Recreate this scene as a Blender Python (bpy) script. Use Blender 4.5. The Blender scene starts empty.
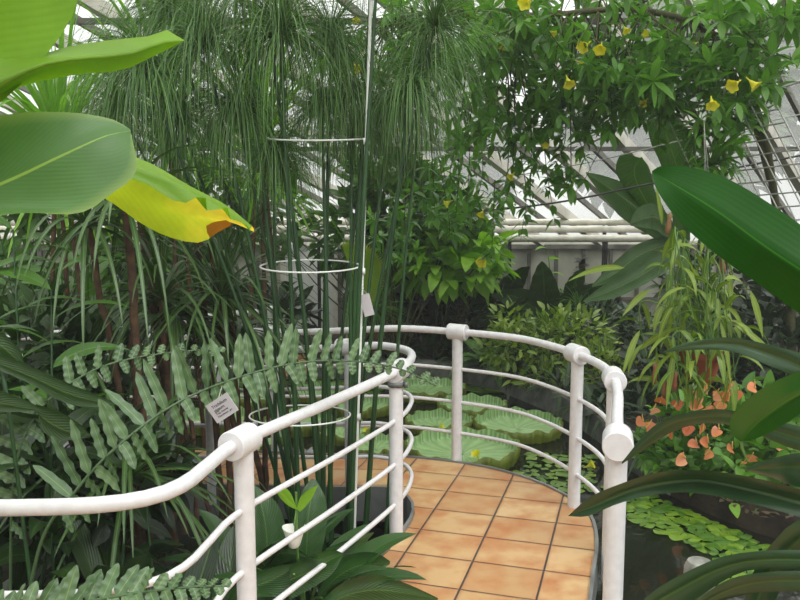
import bpy, bmesh, math, random
import numpy as np
from mathutils import Vector, Matrix

random.seed(7)
R = np.random.default_rng(11)
SC = bpy.context.scene
COL = SC.collection
F = 780.0                      # focal length in pixels of the 800 x 600 frame
EYE = 1.72
TP = 90.0 / F                  # horizon lies 90 px above the centre
PIT = math.atan(TP)
cp, sp = math.cos(PIT), math.sin(PIT)

def at(px, py, Y):
    """the point at depth Y (metres along the ground) seen at pixel px, py"""
    a = (px - 400) / F
    b = (300 - py) / F
    dy, dz = cp + b * sp, -sp + b * cp
    k = Y / dy
    return np.array([a * k, Y, EYE + dz * k])

def ats(l):
    return np.array([at(*p) for p in l])

def lin(c):
    return [((x / 255) / 12.92 if x / 255 <= .04045 else ((x / 255 + .055) / 1.055) ** 2.4) for x in c]

def nz(v):
    v = np.asarray(v, float)
    return v / np.maximum(np.linalg.norm(v, axis=-1, keepdims=True), 1e-9)

def spline(P, n):
    """Catmull-Rom through P, resampled to n + 1 points"""
    P = np.asarray(P, float)
    if len(P) == 2:
        t = np.linspace(0, 1, n + 1)[:, None]
        return P[0] * (1 - t) + P[1] * t
    Q = np.vstack([2 * P[0] - P[1], P, 2 * P[-1] - P[-2]])
    out = []
    for i in range(1, len(Q) - 2):
        p0, p1, p2, p3 = Q[i - 1], Q[i], Q[i + 1], Q[i + 2]
        t = np.linspace(0, 1, 13)[:-1, None]
        out.append(.5 * (2 * p1 + (p2 - p0) * t + (2 * p0 - 5 * p1 + 4 * p2 - p3) * t ** 2 + (3 * p1 - p0 - 3 * p2 + p3) * t ** 3))
    out = np.vstack(out + [P[-1:]])
    s = np.r_[0, np.cumsum(np.linalg.norm(np.diff(out, axis=0), axis=1))]
    q = np.linspace(0, s[-1], n + 1)
    return np.stack([np.interp(q, s, out[:, k]) for k in range(3)], 1)

# ------------------------------------------------------------------ mesh building
ORIGIN = {}

class MB:
    def __init__(self):
        self.v, self.q, self.t, self.a, self.n = [], [], [], [], 0
    def add(self, V, quads=None, tris=None, A=None):
        V = np.asarray(V, float).reshape(-1, 3)
        if A is None:
            A = np.zeros((len(V), 3))
        self.v.append(V)
        self.a.append(np.asarray(A, float).reshape(-1, 3))
        if quads is not None and len(quads):
            self.q.append(np.asarray(quads, int) + self.n)
        if tris is not None and len(tris):
            self.t.append(np.asarray(tris, int) + self.n)
        self.n += len(V)
    def grid(self, P, A=None, closed=False):
        """P: rows x cols x 3"""
        r, c = P.shape[:2]
        i = np.arange(r * c).reshape(r, c)
        if closed:
            j = np.roll(i, -1, 1)
            q = np.stack([i[:-1], j[:-1], j[1:], i[1:]], -1).reshape(-1, 4)
        else:
            q = np.stack([i[:-1, :-1], i[:-1, 1:], i[1:, 1:], i[1:, :-1]], -1).reshape(-1, 4)
        self.add(P, q, None, A)
    def build(self, name, mat, parent=None, smooth=True, origin=None, sharp=0):
        V = np.vstack(self.v)
        A = np.vstack(self.a)
        if parent is not None:
            o = ORIGIN[parent]
        elif origin is not None:
            o = np.asarray(origin, float)
        else:
            o = np.array([(V[:, 0].min() + V[:, 0].max()) / 2, (V[:, 1].min() + V[:, 1].max()) / 2, V[:, 2].min()])
        V = V - o
        me = bpy.data.meshes.new(name)
        q = np.vstack(self.q) if self.q else np.zeros((0, 4), int)
        t = np.vstack(self.t) if self.t else np.zeros((0, 3), int)
        nl = q.size + t.size
        me.vertices.add(len(V))
        me.vertices.foreach_set('co', V.astype(np.float32).ravel())
        me.loops.add(nl)
        me.loops.foreach_set('vertex_index', np.r_[q.ravel(), t.ravel()].astype(np.int32))
        me.polygons.add(len(q) + len(t))
        st = np.r_[np.arange(len(q)) * 4, q.size + np.arange(len(t)) * 3].astype(np.int32)
        me.polygons.foreach_set('loop_start', st)
        me.polygons.foreach_set('use_smooth', np.full(len(q) + len(t), smooth))
        me.update(calc_edges=True)
        at_ = me.attributes.new('luv', 'FLOAT_VECTOR', 'POINT')
        at_.data.foreach_set('vector', A.astype(np.float32).ravel())
        me.validate()
        if sharp:
            me.set_sharp_from_angle(angle=math.radians(sharp))
        me.materials.append(mat)
        ob = bpy.data.objects.new(name, me)
        COL.objects.link(ob)
        if parent is not None:
            ob.parent = parent
            ORIGIN[ob] = ORIGIN[parent]
        else:
            ob.location = o
            ORIGIN[ob] = o
        return ob

def tag(o, label=None, cat=None, group=None, kind=None):
    for k, v in (('label', label), ('category', cat), ('group', group), ('kind', kind)):
        if v:
            o[k] = v
    return o

def thing(name, label, cat, loc, group=None):
    o = bpy.data.objects.new(name, None)
    COL.objects.link(o)
    o.location = loc
    o.empty_display_size = .1
    ORIGIN[o] = np.asarray(loc, float)
    return tag(o, label, cat, group)

def copy_tree(o, parent=None):
    c = o.copy()
    COL.objects.link(c)
    if parent is not None:
        c.parent = parent
    for ch in list(o.children):
        copy_tree(ch, c)
    return c

def frames(P):
    """parallel transported side / normal along a polyline"""
    T = nz(np.gradient(P, axis=0))
    s = np.cross(T[0], [0, 0, 1.])
    if np.linalg.norm(s) < .1:
        s = np.cross(T[0], [0, 1., 0])
    S = [nz(s)]
    for i in range(1, len(P)):
        v = S[-1] - T[i] * np.dot(S[-1], T[i])
        S.append(nz(v))
    S = np.array(S)
    return T, S, np.cross(S, T)

def tube(mb, P, r, seg=8, caps=True, rnd=0.):
    P = np.asarray(P, float)
    r = np.broadcast_to(np.asarray(r, float), (len(P),))
    T, S, N = frames(P)
    a = np.linspace(0, 2 * math.pi, seg, endpoint=False)
    G = P[:, None] + r[:, None, None] * (S[:, None] * np.cos(a)[None, :, None] + N[:, None] * np.sin(a)[None, :, None])
    A = np.zeros(G.shape)
    A[..., 0] = np.cos(a)[None]
    A[..., 1] = np.linspace(0, 1, len(P))[:, None]
    A[..., 2] = rnd
    mb.grid(G, A, closed=True)
    if caps:
        for k in (0, -1):
            ring = G[k]
            V = np.vstack([ring, P[k][None]])
            i = np.arange(seg)
            tri = np.stack([i, (i + 1) % seg, np.full(seg, seg)], 1)
            if k == 0:
                tri = tri[:, ::-1]
            mb.add(V, None, tri)

def lathe(mb, prof, c, axis=(0, 0, 1), seg=20):
    """prof: (radius, height) pairs turned about an axis through c"""
    ax = nz(axis)
    s = nz(np.cross(ax, [0, 0, 1.])) if abs(ax[2]) < .9 else np.array([1., 0, 0])
    n = np.cross(ax, s)
    a = np.linspace(0, 2 * math.pi, seg, endpoint=False)
    G = np.array([[np.asarray(c) + ax * h + r * (s * math.cos(x) + n * math.sin(x)) for x in a] for r, h in prof])
    mb.grid(G, None, closed=True)

def box(mb, c, s, rot=None):
    x, y, z = np.asarray(s) / 2
    V = np.array([[i * x, j * y, k * z] for i in (-1, 1) for j in (-1, 1) for k in (-1, 1)])
    if rot is not None:
        V = V @ np.asarray(rot).T
    mb.add(V + np.asarray(c), [[0, 1, 3, 2], [4, 6, 7, 5], [0, 4, 5, 1], [2, 3, 7, 6], [0, 2, 6, 4], [1, 5, 7, 3]])

def beam(mb, p, q, w, h, up=(0, 0, 1)):
    p, q = np.asarray(p, float), np.asarray(q, float)
    d = nz(q - p)
    s = nz(np.cross(d, up))
    n = np.cross(s, d)
    box(mb, (p + q) / 2, (w, np.linalg.norm(q - p), h), np.stack([s, d, n], 1))

PROF = {
    'lance': lambda t: np.sin(math.pi * np.clip(t, 0, 1) ** .75) ** .9,
    'ovate': lambda t: np.sin(math.pi * np.clip(t, 0, 1) ** .58) ** .75,
    'strap': lambda t: np.minimum(1, .45 + t * 3.) * np.clip(1 - t, 0, 1) ** .55,
    'grass': lambda t: (1 - t * .55) * np.clip((1 - t) * 6, 0, 1) ** .6,
    'obov': lambda t: np.sin(math.pi * np.clip(t, 0, 1) ** 1.15) ** .8,
    'pinna': lambda t: np.clip((1 - t) * 4, 0, 1) ** .6 * np.clip(.35 + t * 5, 0, 1) * (1 - .28 * t),
    'heart': lambda t: np.clip(np.sin(math.pi * np.clip(t * .92 + .08, 0, 1) ** .5) ** .7, 0, 1),
    'spathe': lambda t: np.sin(math.pi * (.12 + .88 * np.clip(t, 0, 1)) ** .62) ** .55,
    'banana': lambda t: np.clip(t * 5, 0, 1) ** .6 * np.clip((1 - t) * 3.2, 0, 1) ** .6,
}

def leaves(mb, base, d, L, W, n=6, us=(-1, 0, 1), prof='lance', droop=.6, fold=.15, wave=0., wf=5., up=None, twist=.3, rnd=None, stalk=0.):
    """many blades at once: base, d are N x 3; L, W, droop are scalars or N"""
    base = np.atleast_2d(np.asarray(base, float))
    N = len(base)
    d = nz(np.broadcast_to(np.asarray(d, float), (N, 3)))
    L = np.broadcast_to(np.asarray(L, float), (N,))
    W = np.broadcast_to(np.asarray(W, float), (N,))
    dr = np.broadcast_to(np.asarray(droop, float), (N,))
    rnd = R.random(N) if rnd is None else np.broadcast_to(np.asarray(rnd, float), (N,))
    up0 = np.broadcast_to(np.array([0, 0, 1.]) if up is None else np.asarray(up, float), (N, 3))
    side = np.cross(d, up0)
    bad = np.linalg.norm(side, axis=1) < .12
    ra = R.random(N) * 6.283
    side[bad] = np.stack([np.cos(ra), np.sin(ra), 0 * ra], 1)[bad]
    side = nz(side)
    tw = R.normal(0, 1, N)[:, None] * twist
    side = nz(side * np.cos(tw) + np.cross(d, side) * np.sin(tw))
    P, T = [base], []
    cur = d
    for i in range(n):
        T.append(cur)
        P.append(P[-1] + cur * (L / n)[:, None])
        cur = nz(cur + np.stack([0 * dr, 0 * dr, -dr / n], 1))
    T.append(cur)
    P = np.stack(P, 1)
    T = np.stack(T, 1)
    t = np.linspace(0, 1, n + 1)
    nr = nz(np.cross(side[:, None], T))
    sd = np.broadcast_to(side[:, None], nr.shape)
    tt = np.clip((t - stalk) / (1 - stalk), 0, 1)
    w = PROF[prof](tt) * (t >= stalk) + .03 * (t < stalk)
    u = np.asarray(us, float)
    wv = wave * np.sin(wf * 6.283 * t[None, :, None] + (ra[:, None, None] + 1.3 * np.sign(u)[None, None])) * np.abs(u)[None, None]
    ww = (W[:, None] * w[None])[:, :, None]
    G = P[:, :, None] + sd[:, :, None] * (ww * u)[..., None] + nr[:, :, None] * (ww * (fold * np.abs(u)[None, None] + wv))[..., None]
    A = np.zeros(G.shape)
    A[..., 0] = u[None, None]
    A[..., 1] = t[None, :, None]
    A[..., 2] = rnd[:, None, None]
    c = len(u)
    idx = np.arange((n + 1) * c).reshape(n + 1, c)
    q = np.stack([idx[:-1, :-1], idx[:-1, 1:], idx[1:, 1:], idx[1:, :-1]], -1).reshape(-1, 4)
    q = (q[None] + (np.arange(N) * (n + 1) * c)[:, None, None]).reshape(-1, 4)
    mb.add(G, q, None, A)

def loft(mb, A, M, B, n=26, m=4, bow=0., wave=0., wf=6, rnd=.5):
    """one large blade between an edge, a midrib and the other edge (lists of px, py, depth)"""
    A, M, B = (spline(ats(x), n) for x in (A, M, B))
    s = np.linspace(0, 1, m + 1)[:, None, None]
    left = A[None] * (1 - s) + M[None] * s
    right = M[None] * (1 - s[1:]) + B[None] * s[1:]
    G = np.concatenate([left, right], 0).transpose(1, 0, 2)
    u = np.r_[np.linspace(-1, 0, m + 1), np.linspace(0, 1, m + 1)[1:]]
    t = np.linspace(0, 1, n + 1)
    w = np.linalg.norm(B - A, axis=1)
    nr = nz(np.cross(np.gradient(M, axis=0), B - A + 1e-6))
    G = G + nr[:, None] * (w[:, None] * (bow * (1 - (2 * np.abs(u) - 1) ** 2)[None] + wave * np.sin(wf * 6.283 * t[:, None] + np.sign(u)[None]) * np.abs(u)[None]))[..., None]
    at_ = np.zeros(G.shape)
    at_[..., 0] = u[None]
    at_[..., 1] = t[:, None]
    at_[..., 2] = rnd
    mb.grid(G, at_)
    return M

def dirs(n, e0, e1, az=None):
    a = R.random(n) * 6.283 if az is None else np.asarray(az)
    e = np.radians(e0 + (e1 - e0) * R.random(n))
    return np.stack([np.cos(a) * np.cos(e), np.sin(a) * np.cos(e), np.sin(e)], 1)

def ball(n, c, r, shell=.55):
    v = nz(R.normal(size=(n, 3)))
    k = shell + (1 - shell) * R.random(n)
    return np.asarray(c) + v * k[:, None] * np.asarray(r), v

# ------------------------------------------------------------------ materials
def new_mat(name):
    m = bpy.data.materials.new(name)
    m.use_nodes = True
    nt = m.node_tree
    nt.nodes.clear()
    return m, nt, (lambda ty, **k: mk(nt, ty, k))

def mk(nt, ty, kw):
    n = nt.nodes.new(ty)
    for k, v in kw.items():
        if k == 'i':
            for a, b in v.items():
                n.inputs[a].default_value = b
        else:
            setattr(n, k, v)
    return n

def rgba(c):
    return (*lin(c), 1)

def mixc(nt, fac, a, b, blend='MIX'):
    n = nt.nodes.new('ShaderNodeMix')
    n.data_type = 'RGBA'
    n.blend_type = blend
    for sock, v in ((n.inputs[0], fac), (n.inputs[6], a), (n.inputs[7], b)):
        if hasattr(v, 'is_linked') or hasattr(v, 'links'):
            nt.links.new(v, sock)
        else:
            sock.default_value = v
    return n.outputs[2]

def maths(nt, op, a, b=0., clamp=False):
    n = nt.nodes.new('ShaderNodeMath')
    n.operation = op
    n.use_clamp = clamp
    for sock, v in ((n.inputs[0], a), (n.inputs[1], b)):
        if hasattr(v, 'links'):
            nt.links.new(v, sock)
        else:
            sock.default_value = v
    return n.outputs[0]

GREEN = (.88, .88, .62)

def leafmat(name, c1, c2, trans=.3, rough=.42, vein=0., vfreq=26., slant=7., mid=None, midw=.06, tip=None, tip0=.75, edge=None, tcol=None, spec=.5, bump=.2):
    c1, c2, mid = (tuple(x * k for x, k in zip(c, GREEN)) if c else c for c in (c1, c2, mid))
    m, nt, N = new_mat(name)
    L = nt.links.new
    at_ = N('ShaderNodeAttribute', attribute_name='luv')
    sx = N('ShaderNodeSeparateXYZ')
    L(at_.outputs['Vector'], sx.inputs[0])
    u, v, rn = sx.outputs
    col = mixc(nt, rn, rgba(c1), rgba(c2))
    ge = N('ShaderNodeTexCoord')
    no = N('ShaderNodeTexNoise', i={'Scale': 9., 'Detail': 3.})
    L(ge.outputs['Object'], no.inputs['Vector'])
    hs = N('ShaderNodeHueSaturation')
    L(maths(nt, 'ADD', maths(nt, 'MULTIPLY', no.outputs['Fac'], .5), .75), hs.inputs['Value'])
    L(col, hs.inputs['Color'])
    col = hs.outputs['Color']
    au = maths(nt, 'ABSOLUTE', u)
    ph = maths(nt, 'SUBTRACT', maths(nt, 'MULTIPLY', v, vfreq), maths(nt, 'MULTIPLY', au, slant))
    wv = maths(nt, 'SINE', maths(nt, 'MULTIPLY', ph, 6.283))
    if vein:
        dark = N('ShaderNodeHueSaturation', i={'Value': 1 - vein})
        L(col, dark.inputs['Color'])
        col = mixc(nt, maths(nt, 'MULTIPLY', maths(nt, 'ADD', wv, 1.), .5), dark.outputs['Color'], col)
    if edge:
        col = mixc(nt, maths(nt, 'MULTIPLY', maths(nt, 'SUBTRACT', au, .82), 5., True), col, rgba(edge))
    if tip:
        tf = maths(nt, 'MULTIPLY', maths(nt, 'SUBTRACT', maths(nt, 'ADD', v, maths(nt, 'MULTIPLY', maths(nt, 'SUBTRACT', no.outputs['Fac'], .5), .25)), tip0), 1 / (1 - tip0), True)
        col = mixc(nt, tf, col, rgba(tip))
    if mid:
        col = mixc(nt, maths(nt, 'MULTIPLY', maths(nt, 'SUBTRACT', midw, au), 2. / midw, True), col, rgba(mid))
    p = N('ShaderNodeBsdfPrincipled', i={'Roughness': rough, 'Specular IOR Level': spec})
    L(col, p.inputs['Base Color'])
    if bump:
        bm = N('ShaderNodeBump', i={'Strength': bump, 'Distance': .01})
        L(wv if vein else no.outputs['Fac'], bm.inputs['Height'])
        L(bm.outputs[0], p.inputs['Normal'])
    out = N('ShaderNodeOutputMaterial')
    if trans:
        tr = N('ShaderNodeBsdfTranslucent')
        tc = mixc(nt, 1., col, rgba(tcol or (235, 255, 150)), 'MULTIPLY')
        L(tc, tr.inputs['Color'])
        ms = N('ShaderNodeMixShader', i={0: trans})
        L(p.outputs[0], ms.inputs[1])
        L(tr.outputs[0], ms.inputs[2])
        L(ms.outputs[0], out.inputs[0])
    else:
        L(p.outputs[0], out.inputs[0])
    return m

def plain(name, c, rough=.5, c2=None, scale=8., spec=.5, metal=0., bump=0., detail=4., dist=.01):
    m, nt, N = new_mat(name)
    L = nt.links.new
    p = N('ShaderNodeBsdfPrincipled', i={'Roughness': rough, 'Specular IOR Level': spec, 'Metallic': metal, 'Base Color': rgba(c)})
    if c2 or bump:
        ge = N('ShaderNodeTexCoord')
        no = N('ShaderNodeTexNoise', i={'Scale': scale, 'Detail': detail})
        L(ge.outputs['Object'], no.inputs['Vector'])
        if c2:
            mr = N('ShaderNodeMapRange', i={1: .35, 2: .65})
            L(no.outputs['Fac'], mr.inputs[0])
            L(mixc(nt, mr.outputs[0], rgba(c), rgba(c2)), p.inputs['Base Color'])
        if bump:
            bm = N('ShaderNodeBump', i={'Strength': bump, 'Distance': dist})
            L(no.outputs['Fac'], bm.inputs['Height'])
            L(bm.outputs[0], p.inputs['Normal'])
    out = N('ShaderNodeOutputMaterial')
    L(p.outputs[0], out.inputs[0])
    return m
# ------------------------------------------------------------------ the setting
M_WHITE = plain('white_enamel', (212, 210, 211), .38, (202, 199, 200), 30, .5, bump=.12, detail=6, dist=.004)
M_STEEL = plain('grey_steel_edge', (120, 122, 120), .4, (92, 94, 92), 6, .5, bump=.1)
M_SOIL = plain('damp_soil', (52, 44, 34), .85, (30, 26, 20), 7, .2, bump=.9, dist=.04)
M_KERB = plain('concrete_kerb', (116, 118, 112), .8, (82, 86, 80), 9, .3, bump=.3)
M_WALL = plain('weathered_panel', (186, 186, 170), .7, (158, 160, 144), 2.5, .3, bump=.1)
M_BAR = plain('glazing_bar_grey', (120, 117, 110), .6, (94, 91, 85), 5, .3)
M_BEAM = plain('pale_painted_beam', (206, 202, 190), .6, (180, 176, 164), 5, .3)
M_PIPE = plain('cream_painted_pipe', (226, 222, 208), .4, (205, 200, 186), 8, .4)
M_DARK = plain('black_bracket', (38, 36, 34), .5)
M_WIRE = plain('galvanised_wire', (176, 176, 170), .4, metal=.3)
M_DARKWIRE = plain('dark_wire', (58, 56, 52), .5)
M_STAKE = plain('white_plastic_stake', (222, 224, 218), .45)

def water_mat():
    m, nt, N = new_mat('pond_water')
    L = nt.links.new
    p = N('ShaderNodeBsdfPrincipled', i={'Base Color': rgba((26, 28, 20)), 'Roughness': .06, 'IOR': 1.33, 'Specular IOR Level': .5})
    ge = N('ShaderNodeTexCoord')
    no = N('ShaderNodeTexNoise', i={'Scale': 5., 'Detail': 2.})
    L(ge.outputs['Object'], no.inputs['Vector'])
    bm = N('ShaderNodeBump', i={'Strength': .12, 'Distance': .02})
    L(no.outputs['Fac'], bm.inputs['Height'])
    L(bm.outputs[0], p.inputs['Normal'])
    out = N('ShaderNodeOutputMaterial')
    L(p.outputs[0], out.inputs[0])
    return m

def glass_mat():
    m, nt, N = new_mat('greenhouse_glass')
    L = nt.links.new
    ge = N('ShaderNodeTexCoord')
    no = N('ShaderNodeTexNoise', i={'Scale': .7, 'Detail': 4.})
    L(ge.outputs['Object'], no.inputs['Vector'])
    t = N('ShaderNodeBsdfTransparent', i={'Color': (.93, .95, .95, 1)})
    d = N('ShaderNodeBsdfTranslucent', i={'Color': (.8, .82, .8, 1)})
    g = N('ShaderNodeBsdfDiffuse', i={'Color': (.55, .57, .55, 1)})
    a = N('ShaderNodeMixShader', i={0: .35})
    L(d.outputs[0], a.inputs[1])
    L(g.outputs[0], a.inputs[2])
    f = N('ShaderNodeMapRange', i={1: .3, 2: .7, 3: .16, 4: .34})
    L(no.outputs['Fac'], f.inputs[0])
    b = N('ShaderNodeMixShader')
    L(f.outputs[0], b.inputs[0])
    L(t.outputs[0], b.inputs[1])
    L(a.outputs[0], b.inputs[2])
    out = N('ShaderNodeOutputMaterial')
    L(b.outputs[0], out.inputs[0])
    return m

def tile_mat():
    m, nt, N = new_mat('terracotta_tiles')
    L = nt.links.new
    ge = N('ShaderNodeTexCoord')
    sx = N('ShaderNodeSeparateXYZ')
    L(ge.outputs['Object'], sx.inputs[0])
    X, Y, _ = sx.outputs
    th = math.radians(16.8)
    c, s = math.cos(th), math.sin(th)
    a = maths(nt, 'SUBTRACT', maths(nt, 'MULTIPLY', X, c), maths(nt, 'MULTIPLY', Y, s))
    b = maths(nt, 'ADD', maths(nt, 'MULTIPLY', X, s), maths(nt, 'MULTIPLY', Y, c))
    u = maths(nt, 'DIVIDE', maths(nt, 'ADD', a, .718 + 3.47), .347)
    v = maths(nt, 'DIVIDE', maths(nt, 'ADD', b, -3.62 + 6.), .300)
    fu, fv = maths(nt, 'FRACT', u), maths(nt, 'FRACT', v)
    du = maths(nt, 'MINIMUM', fu, maths(nt, 'SUBTRACT', 1., fu))
    dv = maths(nt, 'MINIMUM', fv, maths(nt, 'SUBTRACT', 1., fv))
    dmin = maths(nt, 'MINIMUM', du, dv)
    grout = maths(nt, 'LESS_THAN', dmin, .014)
    cb = N('ShaderNodeCombineXYZ')
    L(maths(nt, 'FLOOR', u), cb.inputs[0])
    L(maths(nt, 'FLOOR', v), cb.inputs[1])
    wn = N('ShaderNodeTexWhiteNoise')
    L(cb.outputs[0], wn.inputs['Vector'])
    no = N('ShaderNodeTexNoise', i={'Scale': 5., 'Detail': 5.})
    L(ge.outputs['Object'], no.inputs['Vector'])
    base = mixc(nt, wn.outputs['Value'], rgba((178, 138, 92)), rgba((200, 166, 118)))
    mr = N('ShaderNodeMapRange', i={1: .42, 2: .68})
    L(no.outputs['Fac'], mr.inputs[0])
    base = mixc(nt, mr.outputs[0], base, rgba((172, 112, 66)))
    base = mixc(nt, maths(nt, 'MULTIPLY', maths(nt, 'SUBTRACT', .07, dmin), 6., True), base, rgba((160, 100, 68)))
    col = mixc(nt, grout, base, rgba((62, 52, 44)))
    p = N('ShaderNodeBsdfPrincipled', i={'Specular IOR Level': .45})
    L(col, p.inputs['Base Color'])
    r = N('ShaderNodeMapRange', i={1: .35, 2: .65, 3: .28, 4: .5})
    L(no.outputs['Fac'], r.inputs[0])
    L(r.outputs[0], p.inputs['Roughness'])
    bm = N('ShaderNodeBump', i={'Strength': .5, 'Distance': .006})
    L(maths(nt, 'MULTIPLY', maths(nt, 'MINIMUM', dmin, .04), 25.), bm.inputs['Height'])
    L(bm.outputs[0], p.inputs['Normal'])
    out = N('ShaderNodeOutputMaterial')
    L(p.outputs[0], out.inputs[0])
    return m

M_WATER, M_GLASS, M_TILE = water_mat(), glass_mat(), tile_mat()
WZ = -.32                                   # water level; the deck is z = 0
GZ = -.14                                   # soil level

# ground with the pond cut out of it
POND = np.array([(.86, 2.2), (1.7, 2.35), (2.5, 2.9), (2.75, 3.7), (2.55, 4.4), (2.2, 4.85), (1.95, 5.4), (1.82, 6.0), (1.78, 6.6), (1.66, 7.3), (1.42, 8.0),
                 (1.0, 8.8), (.3, 9.25), (-1.2, 9.3), (-3.0, 9.25), (-4.3, 8.6), (-4.6, 7.4), (-4.2, 6.2), (-3.0, 5.0), (-1.9, 4.4), (-1.1, 3.7), (-.75, 2.9), (-.5, 2.3), (.2, 2.1)])
pc = spline(np.c_[np.vstack([POND, POND[:1]]), np.zeros(len(POND) + 1)], 120)[:-1]
cen = np.array([.0, 6., 0])
rings = []
for k, z in ((1., WZ - .25), (1., GZ), (1.12, GZ), (1.5, GZ), (2.4, GZ), (9., GZ)):
    r = cen + (pc - cen) * k
    r[:, 2] = z
    if k > 1.05:
        r[:, 2] += R.normal(0, .02, len(r)) if k < 5 else 0
    rings.append(r)
mb = MB()
mb.grid(np.array(rings), None, closed=True)
tag(mb.build('ground', M_SOIL, origin=(0, 0, 0)), 'dark damp soil of the planting beds around the pond', kind='structure')
mb = MB()
mb.add(np.vstack([np.c_[pc[:, :2] * 1.0, np.full(len(pc), WZ)], [[0, 6, WZ]]]), None, [[i, (i + 1) % len(pc), len(pc)] for i in range(len(pc))])
tag(mb.build('pond_water', M_WATER, origin=(0, 6, WZ)), 'dark still water of the lily pond', kind='structure')
# kerb around the far and right-hand sides
kp = spline(np.c_[POND[6:19], np.zeros(13)], 90)
T, S, N_ = frames(kp)
S = S if np.dot(S[20], kp[20] - cen) > 0 else -S
S[:, 2] = 0
S = nz(S)
prof = [(-.01, WZ - .2), (-.01, -.105), (.0, -.095), (.14, -.095), (.15, -.105), (.15, GZ - .1)]
mb = MB()
mb.grid(np.array([[p + s * a + np.array([0, 0, z]) for a, z in prof] for p, s in zip(kp, S)]))
tag(mb.build('kerb', M_KERB, smooth=False), 'grey concrete kerb around the lily pond', kind='structure')

# the tiled walkway
OUT = [(.72, -1.3, 0), (.72, 1.5, 0), (.70, 2.7, 0), (.88, 3.44, 0), (1.0, 3.83, 0), (1.06, 4.13, 0), (1.06, 4.36, 0), (.97, 4.61, 0), (.82, 4.85, 0), (.62, 5.04, 0), (.4, 5.17, 0), (.05, 5.29, 0),
       (-.36, 5.43, -.03), (-.75, 5.58, -.07), (-1.5, 5.87, -.13), (-2.4, 6.12, -.19), (-4.0, 6.45, -.25)]
INN = [(-1.6, -1.3, 0), (-1.5, 2.02, 0), (-.8, 2.04, 0), (-.64, 2.2, 0), (-.53, 2.72, 0), (-.30, 3.24, 0), (-.08, 3.74, 0), (.05, 4.1, 0), (.085, 4.3, 0), (.07, 4.46, 0), (.01, 4.59, 0), (-.1, 4.67, 0), (-.25, 4.72, -.02), (-.6, 4.84, -.06),
       (-1.2, 5.02, -.11), (-2.2, 5.25, -.18), (-4.0, 5.6, -.25)]
oc, ic = spline(OUT[1:], 70), spline(INN[1:], 70)
loop = np.vstack([[OUT[0]], oc, ic[::-1], [INN[0]]])
bm = bmesh.new()
vs = [bm.verts.new(p) for p in loop]
f = bm.faces.new(vs)
ret = bmesh.ops.extrude_face_region(bm, geom=[f])
for v in ret['geom']:
    if isinstance(v, bmesh.types.BMVert):
        v.co.z -= .1
bmesh.ops.triangulate(bm, faces=bm.faces[:])
bmesh.ops.recalc_face_normals(bm, faces=bm.faces[:])
me = bpy.data.meshes.new('floor')
bm.to_mesh(me)
bm.free()
me.materials.append(M_TILE)
o = bpy.data.objects.new('floor', me)
COL.objects.link(o)
tag(o, 'walkway floor of square terracotta tiles curving left over the pond', kind='structure')
for nm, c, top, lab in (('trim_1', ic, .022, 'grey steel lip along the inner edge of the walkway'), ('trim_2', oc, .012, 'thin dark steel lip along the outer edge of the walkway')):
    T, S, _ = frames(c)
    side = 1 if nm == 'trim_1' else -1
    S = nz(np.cross(T, [0, 0, 1.])) * (-1 if nm == 'trim_1' else 1)
    mb = MB()
    pr = [(.001, -.2), (.001, top), (.018, top), (.018, -.2)]
    mb.grid(np.array([[p + s * a + np.array([0, 0, z]) for a, z in pr] for p, s in zip(c, S)]))
    tag(mb.build(nm, M_STEEL, smooth=False), lab, kind='structure')

# ------------------------------------------------------------------ railings
def railing(name, label, path, posts, ends, H=.9, mids=(.645, .415, .20), pr=.036, rr=.0235, mr=.0125, cols=True):
    root = thing(name, label, 'railing', np.array(posts[0]) * [1, 1, 1] + [0, 0, -.12])
    c = spline(path, 130)
    m = MB()
    tube(m, c + [0, 0, H], rr, 12)
    m.build('top_rail', M_WHITE, root)
    for h in mids:
        m = MB()
        tube(m, c + [0, 0, h], mr, 8)
        m.build('middle_rail', M_WHITE, root)
    for k, p in enumerate(posts):
        p = np.array(p)
        m = MB()
        lathe(m, [(0, H - .005), (pr, H - .01), (pr, .004), (pr, -.12), (0, -.12)], p, seg=18)
        m.build('post', M_WHITE, root, sharp=35)
        if cols:
            i = np.argmin(np.linalg.norm(c - p, axis=1))
            d = nz(c[min(i + 2, len(c) - 1)] - c[max(i - 2, 0)])
            m = MB()
            w = .066
            lathe(m, [(0, -w), (.05, -w), (.054, -w + .004), (.054, w - .004), (.05, w), (0, w)], c[i] + [0, 0, H], d, 36)
            m.build('collar', M_WHITE, root, sharp=35)
    return root, c

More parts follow.
